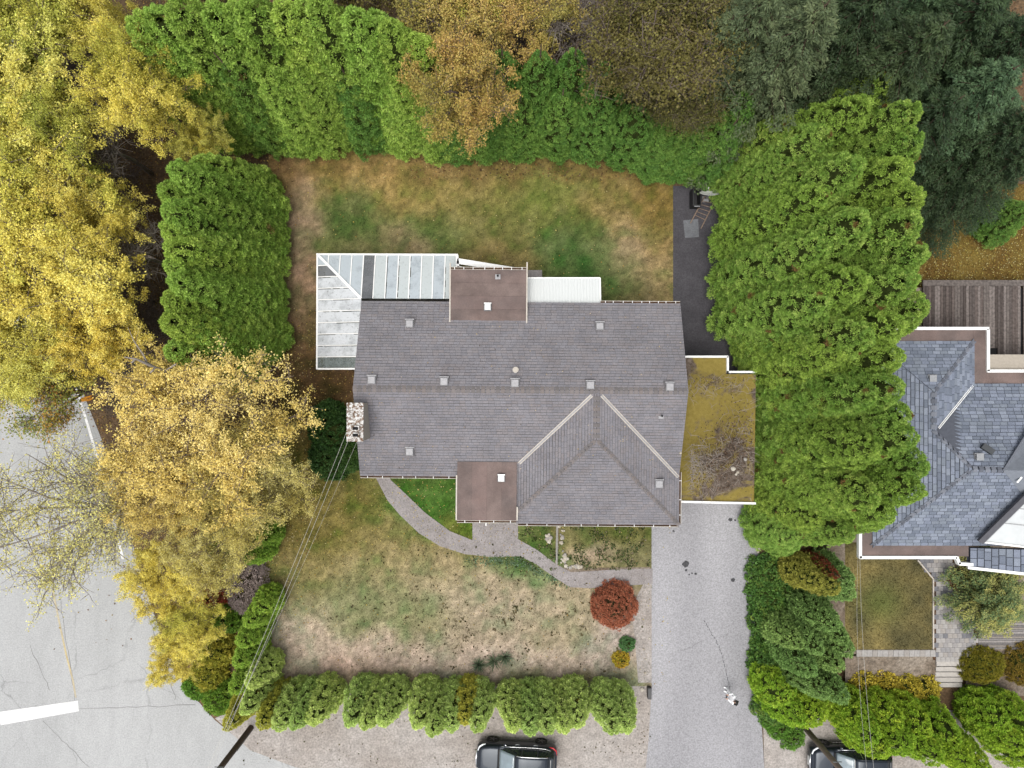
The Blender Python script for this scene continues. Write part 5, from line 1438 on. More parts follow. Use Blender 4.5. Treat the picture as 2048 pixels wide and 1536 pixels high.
def yucca(px, py, r, label):
    x, y, _ = P(px, py, .3); n = 70; rg = np.random.default_rng(int(px)); a = rg.uniform(0, 6.28, n); el = rg.uniform(.15, 1.4, n)
    d = np.stack([np.cos(a) * np.cos(el), np.sin(a) * np.cos(el), np.sin(el)], 1)
    V, Fc, Cv = kites_r(rg, np.tile([0, 0, .12], (n, 1)), d, r * rg.uniform(.8, 1.15, n), .06, palf([(104, 120, 96), (124, 138, 112), (92, 108, 80)])[rg.integers(0, 3, n)], .35)
    t = thing('yucca', label, 'plant', (x, y, 0)); link('leaves', npmesh('yucca_leaves', V, Fc, Cv, M['leaf']), t)
    b = MB(); b.tube([(0, 0, -.03), (0, 0, .16)], [.07, .06], 7); link('stem', b.mesh('yucca_stem', M['bark']), t)


yucca(957, 1332, .62, 'spiky blue-green yucca by the front hedge, the smaller one'); yucca(988, 1324, .75, 'spiky yucca between two others by the front hedge'); yucca(1010, 1316, .68, 'spiky yucca at the driveway side of its group')


def scatter(name, n, region, cols, size, z, label, cat, dens=None, mat='leaf', flat=.25):
    """uncountable litter: little leaf faces lying about"""
    xs = rng.uniform(region[0], region[2], n); ys = rng.uniform(region[1], region[3], n)
    if dens is not None:
        k = rng.random(n) < dens(xs, ys); xs, ys = xs[k], ys[k]
    n = len(xs); s_ = (H - z) / FPX
    p = np.stack([(xs - 1024) * s_, (768 - ys) * s_, np.full(n, z) + rng.random(n) * .03], 1)
    a = rng.uniform(0, 6.28, n); d = unit(np.stack([np.cos(a), np.sin(a), rng.normal(0, flat, n)], 1))
    nrm = unit(rng.normal(size=(n, 3)) * flat + (0, 0, 1)); s = unit(np.cross(nrm, d))
    ln_ = (size * rng.uniform(.6, 1.4, n))[:, None]; m_ = p + d * ln_ * .45
    V = np.stack([p, m_ - s * ln_ * .36, p + d * ln_, m_ + s * ln_ * .36], 1).reshape(-1, 3)
    c = pal(cols)[rng.integers(0, len(cols), n)] * rng.uniform(.7, 1.2, (n, 1))
    o = link(name, npmesh(name, V, np.arange(4 * n).reshape(-1, 4), np.repeat(c, 4, 0), M[mat])); tag(o, label, cat, kind='stuff'); return o


gz = lambda x, y, cx, cy, rx, ry: np.exp(-(((x - cx) / rx) ** 2 + ((y - cy) / ry) ** 2))
FL = [(206, 182, 90), (220, 200, 120), (190, 150, 70), (214, 196, 140)]
scatter('fallen_leaves', 26000, (505, 290, 1340, 1370), FL, .075, .05, 'pale yellow fallen leaves strewn over the lawn', 'fallen leaves', lambda x, y: np.clip(.05 + .9 * gz(x, y, 560, 1000, 110, 160) + .9 * gz(x, y, 630, 760, 60, 120) + .35 * gz(x, y, 900, 1010, 200, 80) + .15 * gz(x, y, 800, 330, 300, 40), 0, 1))
scatter('fallen_leaves', 6000, (1830, 380, 2100, 580), FL, .075, .05, 'pale fallen leaves strewn over the rear lawn', 'fallen leaves', lambda x, y: np.full(len(x), .5))
scatter('leaf_litter', 26000, (0, 0, 620, 1420), [(150, 104, 60), (176, 130, 70), (196, 164, 80), (120, 88, 56)], .10, .03, 'brown leaf litter on the woodland floor and road edge', 'leaf litter', lambda x, y: np.where(inpoly(x, y, [(100, 0), (560, 0), (560, 900), (500, 1100), (520, 1400), (440, 1440), (360, 1370), (290, 1200), (230, 960), (150, 760)]), .9, .03 * (x > 60) * (y < 1300)))
scatter('leaf_litter', 12000, (820, -60, 2100, 360), [(140, 100, 64), (170, 124, 72), (120, 90, 60), (96, 78, 56)], .10, .03, 'brown leaf litter under the trees behind the lawn', 'leaf litter')
scatter('weed_specks', 2600, (480, 1375, 1300, 1530), [(110, 104, 74), (90, 96, 60), (134, 122, 92)], .10, .03, 'tiny weeds and leaves dotted over the gravel verge', 'weeds', lambda x, y: np.clip(.08 + 2.0 * (fbm(x / 30, y / 30) - .48), 0, 1), flat=.7)
scatter('sage_groundcover', 9000, (930, 1090, 1160, 1200), [(120, 150, 118), (140, 168, 134), (96, 128, 88)], .085, .06, 'pale sage-green ground cover along the garden path', 'ground cover', lambda x, y: np.clip(gz(x, y - (1122 + np.maximum(0, x - 1045) * .55), 1040, 0, 75, 9) * (x < 1160) * 1.6, 0, 1) * (y > np.interp(x, [930, 1040, 1140], [1108, 1114, 1176])), flat=.6)
scatter('dry_tufts', 22000, (640, 1090, 1290, 1345), [(112, 100, 66), (92, 90, 54), (126, 110, 76)], .13, .03, 'dark dry grass tufts dotted over the front lawn', 'grass', lambda x, y: np.clip(5 * (vnoise(x / 9.0, y / 9.0) - .70), 0, 1) * gz(x, y, 1010, 1220, 250, 110), flat=.9)
scatter('bed_weeds', 5000, (1040, 1045, 1300, 1140), [(84, 106, 52), (104, 116, 64), (70, 92, 48), (160, 148, 120)], .11, .05, 'low weeds in the planting bed below the eaves', 'weeds', lambda x, y: np.clip(4 * (vnoise(x / 12.0 + 3, y / 12.0) - .5), 0, 1), flat=.8)
scatter('roof_litter', 700, (720, 590, 1360, 1040), [(230, 222, 200), (180, 150, 100), (110, 90, 70)], .07, 3.0, 'x', 'x') if False else None

dl = thing('dead_grey_tree', 'dead pale grey limb leaning over the side hedge beside the golden birch', 'dead tree', P(372, 752))
o3 = Vector(P(372, 752)); q3 = lambda px, py, z: Vector(P(px, py, z)) - o3
b = MB(); b.tube([q3(372, 752, -.05), q3(362, 750, 4.5), q3(330, 742, 8.6), q3(300, 730, 9.4), q3(272, 718, 9.9), q3(248, 714, 10.2)], [.16, .13, .10, .08, .05, .02], 7); b.build('trunk', M['bark_grey'], dl, True)
for pts in ([(296, 729, 9.4), (286, 708, 9.7), (268, 682, 10), (256, 655, 10.2)], [(310, 736, 9.1), (300, 746, 9.2)], [(330, 742, 8.6), (352, 728, 9.2)], [(272, 718, 9.9), (262, 726, 10)]):
    b = MB(); b.tube([q3(*p) for p in pts], [.05, .035, .022, .012][:len(pts)], 6); b.build('limb', M['bark_grey'], dl, True)

# ------------------------------------------------------------------ cars
def car_paint(name, col):
    m, nt, bs = newmat(name)
    bs.inputs['Base Color'].default_value = (*col, 1); bs.inputs['Roughness'].default_value = .28; bs.inputs['Coat Weight'].default_value = .25; bs.inputs['Coat Roughness'].default_value = .04
    bs.inputs['Specular IOR Level'].default_value = .35; bs.inputs['Specular Tint'].default_value = (.8, .9, 1.0, 1)
    return m


paint = car_paint('black_car_paint', (.014, .017, .024))
cglass = plain('car_glass', (.02, .025, .03), .03, var=0, spec=.9)
wscreen = plain('windscreen_glass', (.16, .20, .22), .05, var=.2, scale=1.5, spec=.9)
rubber = plain('rubber', (.015, .015, .015), .85, var=.1)
rim_m = plain('alloy', (.10, .10, .105), .35, .7, var=.05)
chrome = plain('chrome', (.75, .76, .78), .18, .9, var=.02)
red_l = plain('tail_lamp_red', (.45, .01, .015), .15, var=.05, spec=.7)
lamp_l = plain('head_lamp', (.75, .78, .80), .12, var=.05, spec=.8)


def loft(rings, name, mat, parent, sub=1):
    n = len(rings[0]); V = [p for r_ in rings for p in r_]; Fc = []
    for i in range(len(rings) - 1):
        for j in range(n - 1): a = i * n + j; Fc.append((a, a + 1, a + n + 1, a + n))
    Fc.append(tuple(range(n))); k = (len(rings) - 1) * n; Fc.append(tuple(range(k + n - 1, k - 1, -1)))
    me = bpy.data.meshes.new(name); me.from_pydata(V, [], Fc)
    bm = bmesh.new(); bm.from_mesh(me); bmesh.ops.recalc_face_normals(bm, faces=bm.faces); bm.to_mesh(me); bm.free()
    me.polygons.foreach_set('use_smooth', np.ones(len(me.polygons), dtype=bool))
    o = link(name, me, parent, mat)
    if sub: s = o.modifiers.new('sub', 'SUBSURF'); s.levels = sub + 1; s.render_levels = sub + 1
    return o


def suv(loc, rz, label, name='parked_car', variant=0):
    t = thing(name, label, 'car', (loc[0], loc[1], .02), rz, 'cars parked on the verge')
    # nose towards -x; half-section rings (right side bottom -> over the top -> left side bottom)
    def ring(x, w, zb_, zs, zt, tuck=.9):
        h_ = [(w * tuck, zb_), (w, zb_ + (zs - zb_) * .35), (w, zb_ + (zs - zb_) * .8), (w * .95, zs), (w * .78, zt - (zt - zs) * .25), (w * .4, zt), (0, zt + .01)]
        return [(x, -y, z) for y, z in h_] + [(x, y, z) for y, z in h_[-2::-1]]
    L = [(-2.32, .62, .42, .62, .70), (-2.26, .80, .30, .76, .86), (-2.05, .90, .26, .86, .97), (-1.5, .94, .25, .93, 1.03), (-.95, .95, .25, .98, 1.08), (-.2, .95, .25, 1.0, 1.09), (.8, .95, .25, 1.02, 1.1), (1.6, .94, .26, 1.03, 1.1), (2.1, .90, .30, 1.02, 1.08), (2.28, .82, .36, .96, 1.02), (2.33, .66, .45, .85, .92)]
    loft([ring(*l) for l in L], 'body', paint, t)
    def gring(x, wb, zb_, wt, zt):
        h_ = [(wb, zb_), ((wb * .45 + wt * .55), zb_ + (zt - zb_) * .55), (wt, zt - .05), (wt * .9, zt), (0, zt + .03)]
        return [(x, -y, z) for y, z in h_] + [(x, y, z) for y, z in h_[-2::-1]]
    G = [(-1.0, .80, 1.03, .74, 1.06), (-.55, .83, 1.04, .70, 1.34), (-.1, .85, 1.04, .66, 1.58), (.3, .86, 1.04, .66, 1.64), (1.2, .86, 1.04, .66, 1.65), (1.75, .84, 1.04, .64, 1.60), (2.1, .80, 1.04, .62, 1.36), (2.22, .76, 1.03, .66, 1.08)]
    loft([gring(*g_) for g_ in G], 'cabin', cglass, t)
    # roof skin and windscreen lie just proud of the cabin
    def patch(nm, xs_, wf, zf, mat, off=.012, nx=8, ny=8):
        V = []; Fc = []
        for i in range(nx + 1):
            x = xs_[0] + (xs_[1] - xs_[0]) * i / nx
            for j in range(ny + 1):
                s = -1 + 2 * j / ny; w_ = wf(x); V.append((x, s * w_, zf(x) + off - .05 * abs(s) ** 3))
        for i in range(nx):
            for j in range(ny): a = i * (ny + 1) + j; Fc.append((a, a + ny + 1, a + ny + 2, a + 1))
        me = bpy.data.meshes.new(nm); me.from_pydata(V, [], Fc); me.polygons.foreach_set('use_smooth', np.ones(len(Fc), dtype=bool))
        o = link(nm, me, t, mat); so_ = o.modifiers.new('thick', 'SOLIDIFY'); so_.thickness = .02; so_.offset = -1; return o
    ip = lambda x, xs_, ys_: float(np.interp(x, xs_, ys_))
    top = lambda x: ip(x, [-1.0, -.55, -.1, .3, 1.2, 1.75, 2.1, 2.22], [1.10, 1.35, 1.58, 1.66, 1.67, 1.62, 1.38, 1.1])
    patch('roof', (-.12, 1.82), lambda x: ip(x, [-.2, .3, 1.8], [.64, .66, .64]), top, paint, .03)
    patch('windscreen', (-.98, -.16), lambda x: ip(x, [-1, -.1], [.76, .64]), top, wscreen, .03)
    patch('rear_window', (1.9, 2.2), lambda x: .62, top, cglass, .03, 4, 6)
    patch('bonnet', (-2.18, -1.0), lambda x: ip(x, [-2.18, -2.0, -1.6, -1.0], [.66, .80, .88, .90]), lambda x: ip(x, [-2.18, -2.0, -1.6, -1.0], [.93, .985, 1.03, 1.075]), paint, .016)
    b = MB(); b.bar((-1.05, -.74, 1.1), (-1.05, .74, 1.1), .08, .03); b.build('wiper_cowl', rubber, t)
    for s in (-1, 1):
        b = MB(); b.tube([(-.9, s * .885, 1.06), (-.2, s * .90, 1.075), (.9, s * .905, 1.09), (1.6, s * .885, 1.12), (1.9, s * .84, 1.22)], .016, 6); b.build('window_trim', chrome, t, True)
        b = MB(); b.tube([(-.05, s * .665, 1.63), (.25, s * .67, 1.71), (1.2, s * .67, 1.72), (1.75, s * .65, 1.66)], .024, 6); b.build('roof_rail', chrome if variant == 0 else paint, t, True)
        for xp in ((.35, 1.25) if variant else (.3, 1.2)):
            b = MB(); b.tube([(xp, s * .86, 1.06), (xp - .02, s * .76, 1.35), (xp - .05, s * .675, 1.6)], .022, 5); b.build('window_pillar', chrome if variant else paint, t)
        b = MB(); b.tube([(-.72, s * .92, 1.08), (-.72, s * 1.10, 1.12)], [.05, .085], 8); mi = b.build('mirror', paint, t, True)
        b = MB(); b.box(-.69, s * 1.0, 1.06, -.66, s * 1.09, 1.16); b.build('mirror_glass', chrome, mi)
        for xp in (-.1, .95):
            b = MB(); b.tube([(xp, s * .955, .93), (xp + .05, s * .985, .94), (xp + .17, s * .985, .94), (xp + .22, s * .955, .93)], .014, 5); b.build('door_handle', chrome, t)
        b = MB(); b.bar((-.9, s * .965, .36), (1.0, s * .965, .36), .02, .05); b.build('sill_trim', rim_m if variant == 0 else chrome, t)
        b = MB(); b.tube([(-2.24, s * .50, .80), (-2.17, s * .72, .83), (-2.0, s * .865, .865), (-1.82, s * .92, .88)], [.045, .05, .05, .02], 7); b.build('headlight', lamp_l, t, True)
        b = MB(); b.tube([(2.28, s * .45, .94), (2.24, s * .72, .96), (2.08, s * .88, .985), (1.85, s * .93, .98)], [.04, .05, .05, .02], 7); b.build('tail_light', red_l, t, True)
        for xp in (-1.42, 1.40):
            b = MB(); b.tube([(xp, s * .74, .35), (xp, s * .97, .35)], .36, 22); wh = b.build('wheel', rubber, t)
            b = MB()
            for k in range(5):
                a = k * 1.2566; b.bar((xp, s * .982, .35), (xp + .23 * math.cos(a), s * .982, .35 + .23 * math.sin(a)), .06, .02, up=(0, 1, 0))
            b.tube([(xp, s * .972, .35), (xp, s * .99, .35)], .07, 10); b.build('rim', rim_m, wh)
    b = MB(); b.tube([(-2.31, -.5, .76), (-2.345, 0, .77), (-2.31, .5, .76)], .035, 6); b.build('grille_bar', chrome, t, True)
    b = MB(); b.box(-2.35, -.26, .47, -2.33, .26, .57); b.build('number_plate', M['white'], t)
    return t


x, y, _ = P(1033, 1506); suv((x, y), R(-2.5), 'black SUV with chrome roof rails parked on the gravel verge')
x, y, _ = P(1688, 1512); suv((x, y), R(-1.5), 'black SUV parked under the street hedge beside the pole', variant=1)

# ------------------------------------------------------------------ person with a controller
def skin_obj(name, joints, edges, mat, parent, lv=2):
    me = bpy.data.meshes.new(name); me.from_pydata([j[0] for j in joints], edges, [])
    o = link(name, me, parent, mat)
    sk = o.modifiers.new('skin', 'SKIN'); sk.use_smooth_shade = True
    for v, j in zip(me.skin_vertices[0].data, joints): v.radius = (j[1], j[1]) if not hasattr(j[1], '__len__') else j[1]
    me.skin_vertices[0].data[0].use_root = True
    s = o.modifiers.new('sub', 'SUBSURF'); s.levels = lv; s.render_levels = lv
    return o


white_cloth = plain('white_cloth', (.9, .9, .9), .9, var=.06, scale=20)
skin_m = plain('skin', (.45, .28, .20), .6, var=.05)
hair_m = plain('dark_hair', (.012, .011, .010), .5, var=.3, scale=40)
fx, fy, _ = P(1453, 1379)
per = thing('person', 'person in white top and white trousers standing on the driveway holding a controller', 'person', (fx, fy, .028), R(168))
# local: facing +x
J = [((0, 0, .95), .15), ((0, 0, 1.15), .15), ((0, 0, 1.34), (.20, .14)), ((.01, 0, 1.47), .065),
     ((0, .09, .88), .095), ((.01, .10, .50), .068), ((-.01, .11, .10), .05),
     ((0, -.09, .88), .095), ((.03, -.10, .50), .068), ((.05, -.11, .10), .05),
     ((0, .20, 1.38), .075), ((.02, .26, 1.12), .058), ((.24, .13, 1.10), .036),
     ((0, -.20, 1.38), .075), ((.02, -.26, 1.12), .058), ((.24, -.13, 1.10), .036)]
E = [(0, 1), (1, 2), (2, 3), (0, 4), (4, 5), (5, 6), (0, 7), (7, 8), (8, 9), (2, 10), (10, 11), (11, 12), (2, 13), (13, 14), (14, 15)]
skin_obj('body', J, E, white_cloth, per)
hd = skin_obj('head', [((.01, 0, 1.44), .05), ((.015, 0, 1.52), .055), ((.03, 0, 1.58), (.085, .075)), ((.02, 0, 1.67), (.095, .085)), ((.01, 0, 1.73), (.07, .065))], [(0, 1), (1, 2), (2, 3), (3, 4)], skin_m, per)
b = MB(); b.tube([(.115, 0, 1.63), (.135, 0, 1.595), (.11, 0, 1.585)], [.008, .016, .01], 6); b.build('nose', skin_m, hd, True)
for s in (-1, 1):
    b = MB(); b.tube([(.108, s * .03, 1.64), (.118, s * .03, 1.64)], .011, 8); b.build('eye', hair_m, hd)
    b = MB(); b.tube([(.02, s * .085, 1.60), (.02, s * .098, 1.64), (.01, s * .088, 1.66)], .013, 6); b.build('ear', skin_m, hd, True)
b = MB(); b.tube([(.112, -.025, 1.545), (.118, 0, 1.543), (.112, .025, 1.545)], .006, 5); b.build('mouth', plain('lips', (.35, .12, .1), .6), hd)
skin_obj('hair', [((-.02, 0, 1.70), (.115, .10)), ((.01, 0, 1.745), (.085, .08)), ((-.07, 0, 1.62), (.075, .085)), ((-.09, 0, 1.50), (.055, .075))], [(0, 1), (0, 2), (2, 3)], hair_m, per)
for s in (-1, 1):
    hj = [((.235, s * .13, 1.10), .03), ((.29, s * .105, 1.105), (.034, .02))]; he = [(0, 1)]
    for k, (dy, ln_) in enumerate(((.030, .055), (.011, .066), (-.009, .062), (-.028, .048))):
        a0 = len(hj); hj += [((.325, s * (.105 + dy), 1.105), .010), ((.325 + ln_ * .55, s * (.10 + dy), 1.09), .009), ((.325 + ln_ * .7, s * (.095 + dy), 1.065), .008)]; he += [(1, a0), (a0, a0 + 1), (a0 + 1, a0 + 2)]
    a0 = len(hj); hj += [((.27, s * .075, 1.12), .012), ((.30, s * .055, 1.135), .010)]; he += [(1, a0), (a0, a0 + 1)]
    skin_obj('hand', hj, he, skin_m, per, 1)
    b = MB(); xo = .05 if s < 0 else -.01
    b._hex([(xo - .09, s * .11 - .045, 0), (xo + .17, s * .11 - .04, 0), (xo + .17, s * .11 + .04, 0), (xo - .09, s * .11 + .045, 0), (xo - .08, s * .11 - .04, .10), (xo + .15, s * .11 - .03, .05), (xo + .15, s * .11 + .03, .05), (xo - .08, s * .11 + .04, .10)])
    bevel(b.build('shoe', white_cloth, per), .02)
# controller held in both hands (its own thing)
mt = Matrix.Translation((fx, fy, .028)) @ Matrix.Rotation(R(168), 4, 'Z')
co = mt @ Vector((.345, 0, 1.105))
ct = thing('remote_controller', 'small black remote controller held by the person in white', 'controller', tuple(co), R(168))
b = MB(); b.box(-.045, -.085, -.02, .045, .085, .02); bevel(b.build('body', rubber, ct), .012)
b = MB(); b.box(-.035, -.05, .021, .035, .05, .026); b.build('screen', cglass, ct)
for s in (-1, 1):
    b = MB(); b.tube([(.045, s * .06, .0), (.14, s * .06, .05)], .008, 6); b.build('antenna', rubber, ct)

# ------------------------------------------------------------------ utility poles and wires
wood = plain('pole_wood', C(96, 78, 66), .9, var=.3, scale=5, bump=.4)
wood2 = plain('pole_wood_pale', C(150, 132, 118), .9, var=.25, scale=5, bump=.4)


def pole(px, py, h, label, mat, arm):
    x, y, _ = P(px, py); t = thing('utility_pole', label, 'utility pole', (x, y, 0))
    b = MB(); b.tube([(0, 0, -.05), (0, 0, h * .5), (0, 0, h)], [.17, .15, .12], 12); b.build('pole', mat, t, True)
    b = MB(); b.bar((-1.1, 0, h - .5), (1.1, 0, h - .5), .1, .12); ca = b.build('crossarm', mat, t)
    for k in (-1, -.4, .4, 1):
        b = MB(); b.tube([(k, 0, h - .44), (k, 0, h - .28)], [.03, .045], 8); b.build('insulator', M['grey_metal'], ca)
    b = MB(); b.tube([(.155, -.06, .2), (.16, -.05, 2.6)], .03, 6); b.build('cable_guard', M['grey_metal'], t)
    b = MB(); b.bar((-.2, .17, 4.6), (.25, .17, 4.6), .02, .08); b.build('bracket', M['grey_metal'], t)
    return Vector((x, y, 0))


p1 = pole(502, 1455, 10.5, 'dark timber utility pole at the end of the front hedge', wood, 1)
p2 = pole(1602, 1446, 10.5, 'pale timber utility pole beside the parked SUV under the hedge', wood2, 1)
wire_m = plain('wire_pale', C(225, 222, 215), .6, var=.05); wire_k = plain('wire_black', C(60, 58, 58), .6)


def wire(a, c, sag, r_, label, mat, n=22):
    a = Vector(a); c = Vector(c); pts = []
    for i in range(n + 1):
        t = i / n; p = a.lerp(c, t); p.z -= sag * 4 * t * (1 - t); pts.append(p)
    b = MB(); b.tube(pts, r_, 5); tag(b.build('overhead_wire', mat, None, True), label, 'wire')


hx, hy = XL + .25, -.95
wire((p1.x, p1.y, 7.6), (hx - .05, hy, ZE + 1.6), .5, .008, 'pale service wire from the dark pole to the chimney gable', wire_m)
wire((p1.x + .16, p1.y, 7.6), (hx + .12, hy - .25, ZE + 1.62), .56, .008, 'pale service wire twin running to the chimney gable', wire_m)
wire((p1.x - .35, p1.y - .1, 6.3), (hx - .06, hy - 1.6, ZE + .9), .7, .005, 'thin pale telephone wire from the dark pole to the chimney', wire_m)
a = P(425, 1536, 6.5); c = P(512, 1262, 5.5)
wire((p1.x, p1.y - .16, 6.1), (p2.x, p2.y - .16, 6.1), 1.15, .013, 'pale cable slung between the two utility poles', wire_m, 40)
wire((p2.x + .2, p2.y, 8.4), (18.76, SW[1] - .3, EZ), .4, .007, 'pale service wire from the pale pole to the neighbouring fascia', wire_m)
wire((p2.x + .05, p2.y, 8.0), (18.70, SW[1] - .5, EZ - .05), .6, .006, 'second thinner wire from the pale pole to the neighbouring fascia', wire_m)
wire((p1.x - .4, p1.y, 10.1), (p2.x - .4, p2.y, 10.1), .8, .010, 'high power wire between the crossarms of both poles', wire_k, 40)

# ------------------------------------------------------------------ yard things
# satellite dish on a short mast
x, y, _ = P(1417, 392, .7)
dsh = thing('satellite_dish', 'white satellite dish on a short mast beside the ladder', 'satellite dish', (x, y, .022), R(4))
b = MB(); b.tube([(0, 0, 0), (0, 0, .62)], .035, 10); b.build('mast', M['grey_metal'], dsh)
b = MB(); b.box(-.18, -.18, 0, .18, .18, .03); b.build('base_plate', M['grey_metal'], dsh)
V = []; Fc = []; nr_, na = 6, 28; rd = .58
for i in range(nr_ + 1):
    for j in range(na):
        r_ = rd * i / nr_; a = 2 * math.pi * j / na; V.append((r_ * math.cos(a), r_ * math.sin(a), .28 * r_ * r_))
for i in range(nr_):
    for j in range(na): Fc.append((i * na + j, i * na + (j + 1) % na, (i + 1) * na + (j + 1) % na, (i + 1) * na + j))
me = npmesh('reflector', V, Fc, None, M['white'], True); o = link('reflector', me, dsh, loc=(0, .05, .95), rot=(R(-58), 0, 0))
so_ = o.modifiers.new('thick', 'SOLIDIFY'); so_.thickness = .012
b = MB(); b.tube([(0, .05, .62), (0, .05, .95)], .03, 8); b.build('bracket', M['grey_metal'], dsh)
b = MB(); b.tube([(0, .1, .5), (0, .42, .78)], .018, 6); ar = b.build('feed_arm', M['grey_metal'], dsh)
b = MB(); b.tube([(0, .40, .78), (0, .48, .84)], .04, 8); b.build('feed_horn', M['white'], ar)
# ladder
lad = thing('wooden_ladder', 'old wooden ladder lying on the rear asphalt', 'ladder')
lw = plain('ladder_wood', C(146, 126, 110), .85, var=.25, scale=8)
A0, A1, B0, B1 = [Vector(P(*p, .1)) for p in ((1381, 446), (1410, 392), (1402, 457), (1434, 394))]
for a, c in ((A0, A1), (B0, B1)):
    b = MB(); b.bar(a - Vector((0, 0, .035)), c - Vector((0, 0, .035)), .055, .08); b.build('rail', lw, lad)
for k in range(6):
    t_ = .30 + .13 * k; b = MB(); b.tube([A0.lerp(A1, t_) - Vector((0, 0, .03)), B0.lerp(B1, t_ - .02) - Vector((0, 0, .03))], .022, 6); b.build('rung', lw, lad)
# black bin
x, y, _ = P(1391, 397, .5)
bn = thing('black_bin', 'open black rectangular bin beside the satellite dish', 'bin', (x, y, .022))
bp = plain('black_plastic', (.015, .015, .016), .5, var=.1)
for (x0, y0, x1, y1) in ((-.24, -.5, -.2, .5), (.2, -.5, .24, .5), (-.198, -.5, .198, -.46), (-.198, .46, .198, .5)):
    b = MB(); b.box(x0, y0, 0, x1, y1, .85); b.build('side_panel', bp, bn)
b = MB(); b.box(-.2, -.46, .02, .2, .46, .06); b.build('floor_panel', bp, bn)
b = MB(); b.tube([(-.16, -.53, .8), (.16, -.53, .8)], .025, 8); b.build('handle', M['grey_metal'], bn)
# black drain box by the driveway
x, y, _ = P(1297, 1382); b = MB(); b.box(x - .11, y - .34, .03, x + .11, y + .34, .36)
dbx = thing('black_post_box', 'small black upright box at the driveway edge by the hedge', 'box')
bevel(b.build('casing', bp, dbx), .02); b = MB(); b.box(x - .09, y - .3, .361, x + .09, y + .3, .375); b.build('lid', plain('box_lid', (.06, .06, .06), .6), dbx)
# stones
def stone_mesh(seed, mat):
    r_ = random.Random(seed); bm = bmesh.new(); bmesh.ops.create_icosphere(bm, subdivisions=2, radius=1)
    for v in bm.verts: v.co *= r_.uniform(.8, 1.15); v.co.z *= .7
    me = bpy.data.meshes.new('stone'); bm.to_mesh(me); bm.free(); me.materials.append(mat); return me


sm = [stone_mesh(k, plain('stone_%d' % k, c, .9, var=.2, scale=5)) for k, c in enumerate((C(214, 206, 190), C(196, 186, 168), C(178, 172, 164)))]
for k in range(15):
    x, y, _ = P(1516 + random.uniform(-1.5, 1.5) + (1 if k > 9 else 0), 1098 + k * 5.0); s_ = random.uniform(.05, .085)
    o = link('edge_stone', sm[k % 3], loc=(x, y, .04 + s_ * .4), rot=(0, 0, k), scale=(s_, s_ * 1.2, s_)); tag(o, 'pale stone in the row edging the driveway under the cedars', 'stone', 'stones edging the driveway')
for k, (px, py, s_) in enumerate(((1284, 1378, .12), (1290, 1345, .09), (1292, 1318, .06), (1287, 1298, .07), (1298, 1276, .06), (1169, 1338, .10), (1255, 1272, .07))):
    x, y, _ = P(px, py); o = link('verge_stone', sm[k % 2], loc=(x, y, .03 + s_ * .4), rot=(0, 0, k), scale=(s_, s_, s_)); tag(o, 'pale stone lying between front lawn and driveway', 'stone', 'loose stones by the driveway')
for k in range(46):
    px, py = random.choice(((1122, 1062, 8, 14), (1128, 1120, 10, 12), (1095, 1070, 8, 8), (1150, 1132, 20, 4), (1220, 1136, 60, 3)))[0:2], None
    q4 = random.choice(((1122, 1065, 8, 16), (1128, 1116, 8, 10), (1095, 1075, 6, 8), (1150, 1133, 20, 3)))
    x, y, _ = P(q4[0] + random.gauss(0, 1) * q4[2] * .6, q4[1] + random.gauss(0, 1) * q4[3] * .6); s_ = random.uniform(.05, .13)
    o = link('bed_stone', sm[k % 3], loc=(x, y, .04 + s_ * .3), rot=(0, 0, k), scale=(s_, s_ * random.uniform(.7, 1.3), s_ * .8)); tag(o, 'pale rock scattered in the planting bed below the eaves', 'stone', 'rocks in the planting bed')
for k, (px, py, s_) in enumerate(((1467, 938, .13), (1476, 945, .10), (1491, 919, .11), (1473, 949, .07), (1362, 906, .08))):
    x, y, _ = P(px, py, zc + .1); o = link('roof_stone', sm[k % 3], loc=(x, y, zc + s_ * .5), rot=(0, 0, k), scale=(s_, s_ * .9, s_)); tag(o, 'pale stone lying on the mossy carport roof', 'stone', 'stones on the carport roof')
# dead twigs on the carport roof: uncountable
b = MB()
for k in range(520):
    px, py = (random.gauss(1400, 24), random.gauss(935, 28)) if k < 300 else (random.gauss(1480, 22), random.gauss(880, 45)) if k < 440 else (random.gauss(1430, 40), random.gauss(770, 14))
    px = min(max(px, 1382), 1500); py = min(max(py, 755), 996)
    x, y, _ = P(px, py, zc + .05); a = random.uniform(0, 6.28); L_ = random.uniform(.15, .6); dz = random.uniform(-.05, .15)
    p = Vector((x, y, zc + .02 + random.random() * .08)); e2 = p + Vector((math.cos(a) * L_, math.sin(a) * L_, max(dz, -.0)))
    b.tube([p, p.lerp(e2, .5) + Vector((.03, .03, .02)), e2], [.012, .009, .004], 3, cap=False)
tag(b.build('dead_twigs', M['bark_grey']), 'tangle of dead twigs on the mossy carport roof', 'twigs', kind='stuff')
def scat_z(name, n, px_r, z, cols, size, label, dens=None):
    return scatter(name, n, px_r, cols, size, z, label, 'leaf litter', dens, flat=.5)


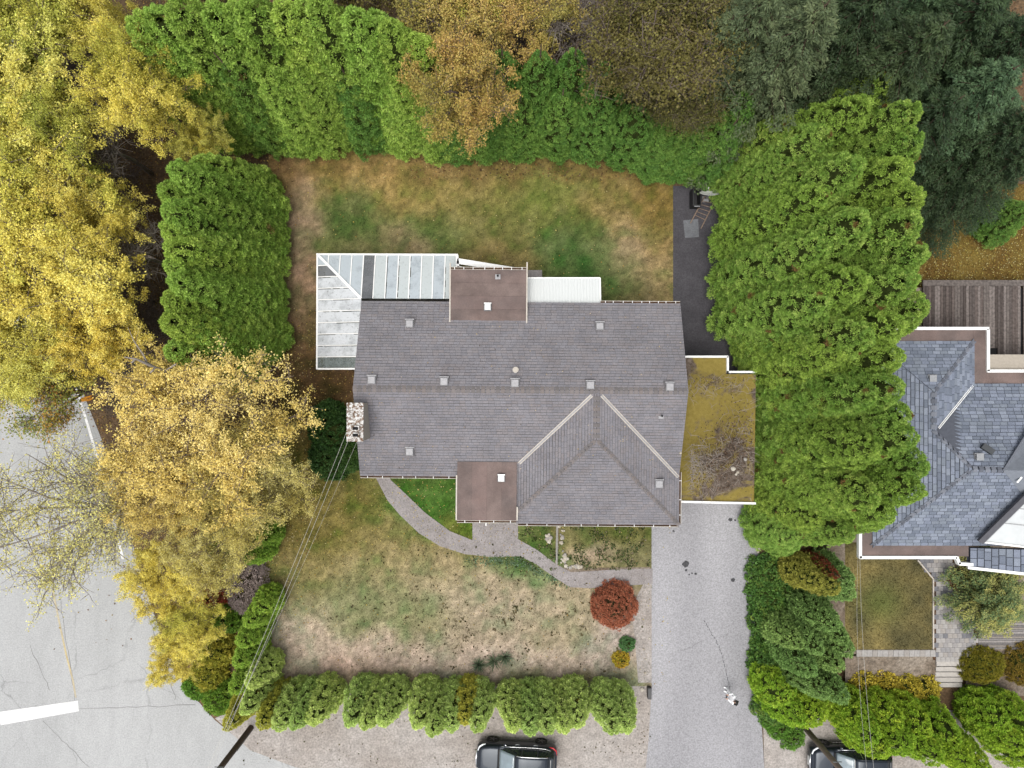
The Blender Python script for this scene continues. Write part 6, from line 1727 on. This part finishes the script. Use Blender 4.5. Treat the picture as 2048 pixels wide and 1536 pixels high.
scat_z('roof_leaf_litter', 6000, (1382, 752, 1506, 996), zc + .01, [(92, 72, 56), (120, 96, 76), (146, 124, 104), (80, 66, 54)], .08, 'brown leaf litter on the mossy carport roof', lambda x, y: np.clip(gz(x, y, 1480, 890, 45, 55) + gz(x, y, 1410, 935, 45, 38) + .5 * gz(x, y, 1420, 765, 60, 12), 0, 1))
# gate by the steps
gt = thing('iron_gate', 'open black iron gate at the foot of the concrete steps', 'gate')
A = Vector(P(1922, 1384, .2)); B = Vector(P(1952, 1412, .2))
for z_ in (.15, .6, 1.1):
    b = MB(); b.bar((A.x, A.y, z_), (B.x, B.y, z_), .03, .04); b.build('rail', bp, gt)
for k in range(9):
    p = A.lerp(B, k / 8); b = MB(); b.box(p.x - .012, p.y - .012, .05, p.x + .012, p.y + .012, 1.15); b.build('bar', bp, gt)
b = MB(); b.box(A.x - .05, A.y - .05, 0, A.x + .05, A.y + .05, 1.25); b.build('post', bp, gt)

# a few leaves and needles lying on the roof
n = 900; lx = rng.uniform(XL + .1, XR - .1, n); ly = rng.uniform(YB + .1, YT - .1, n)
kp = rng.random(n) < np.clip(.25 + .8 * np.exp(-((lx + 7.5) / 2.2) ** 2 - ((ly + 4.2) / 1.5) ** 2), 0, 1); lx, ly = lx[kp], ly[kp]
lz = np.array([roof_z(a, c) + .075 for a, c in zip(lx, ly)]); n = len(lx); a = rng.uniform(0, 6.28, n)
d = np.stack([np.cos(a), np.sin(a), np.zeros(n)], 1); s = np.stack([-np.sin(a), np.cos(a), np.zeros(n)], 1); p = np.stack([lx, ly, lz], 1); ls = rng.uniform(.02, .06, n)[:, None]
V = np.stack([p - s * ls * .4, p + d * ls * 1.6, p + s * ls * .4], 1).reshape(-1, 3)
cc = pal([(214, 200, 170), (176, 150, 110), (90, 78, 66), (200, 180, 120)])[rng.integers(0, 4, n)]
tag(link('roof_leaves', npmesh('roof_leaves', V, np.arange(3 * n).reshape(-1, 3), np.repeat(cc, 3, 0), M['leaf'])), 'scattered small leaves lying on the shingled roof', 'fallen leaves', kind='stuff')
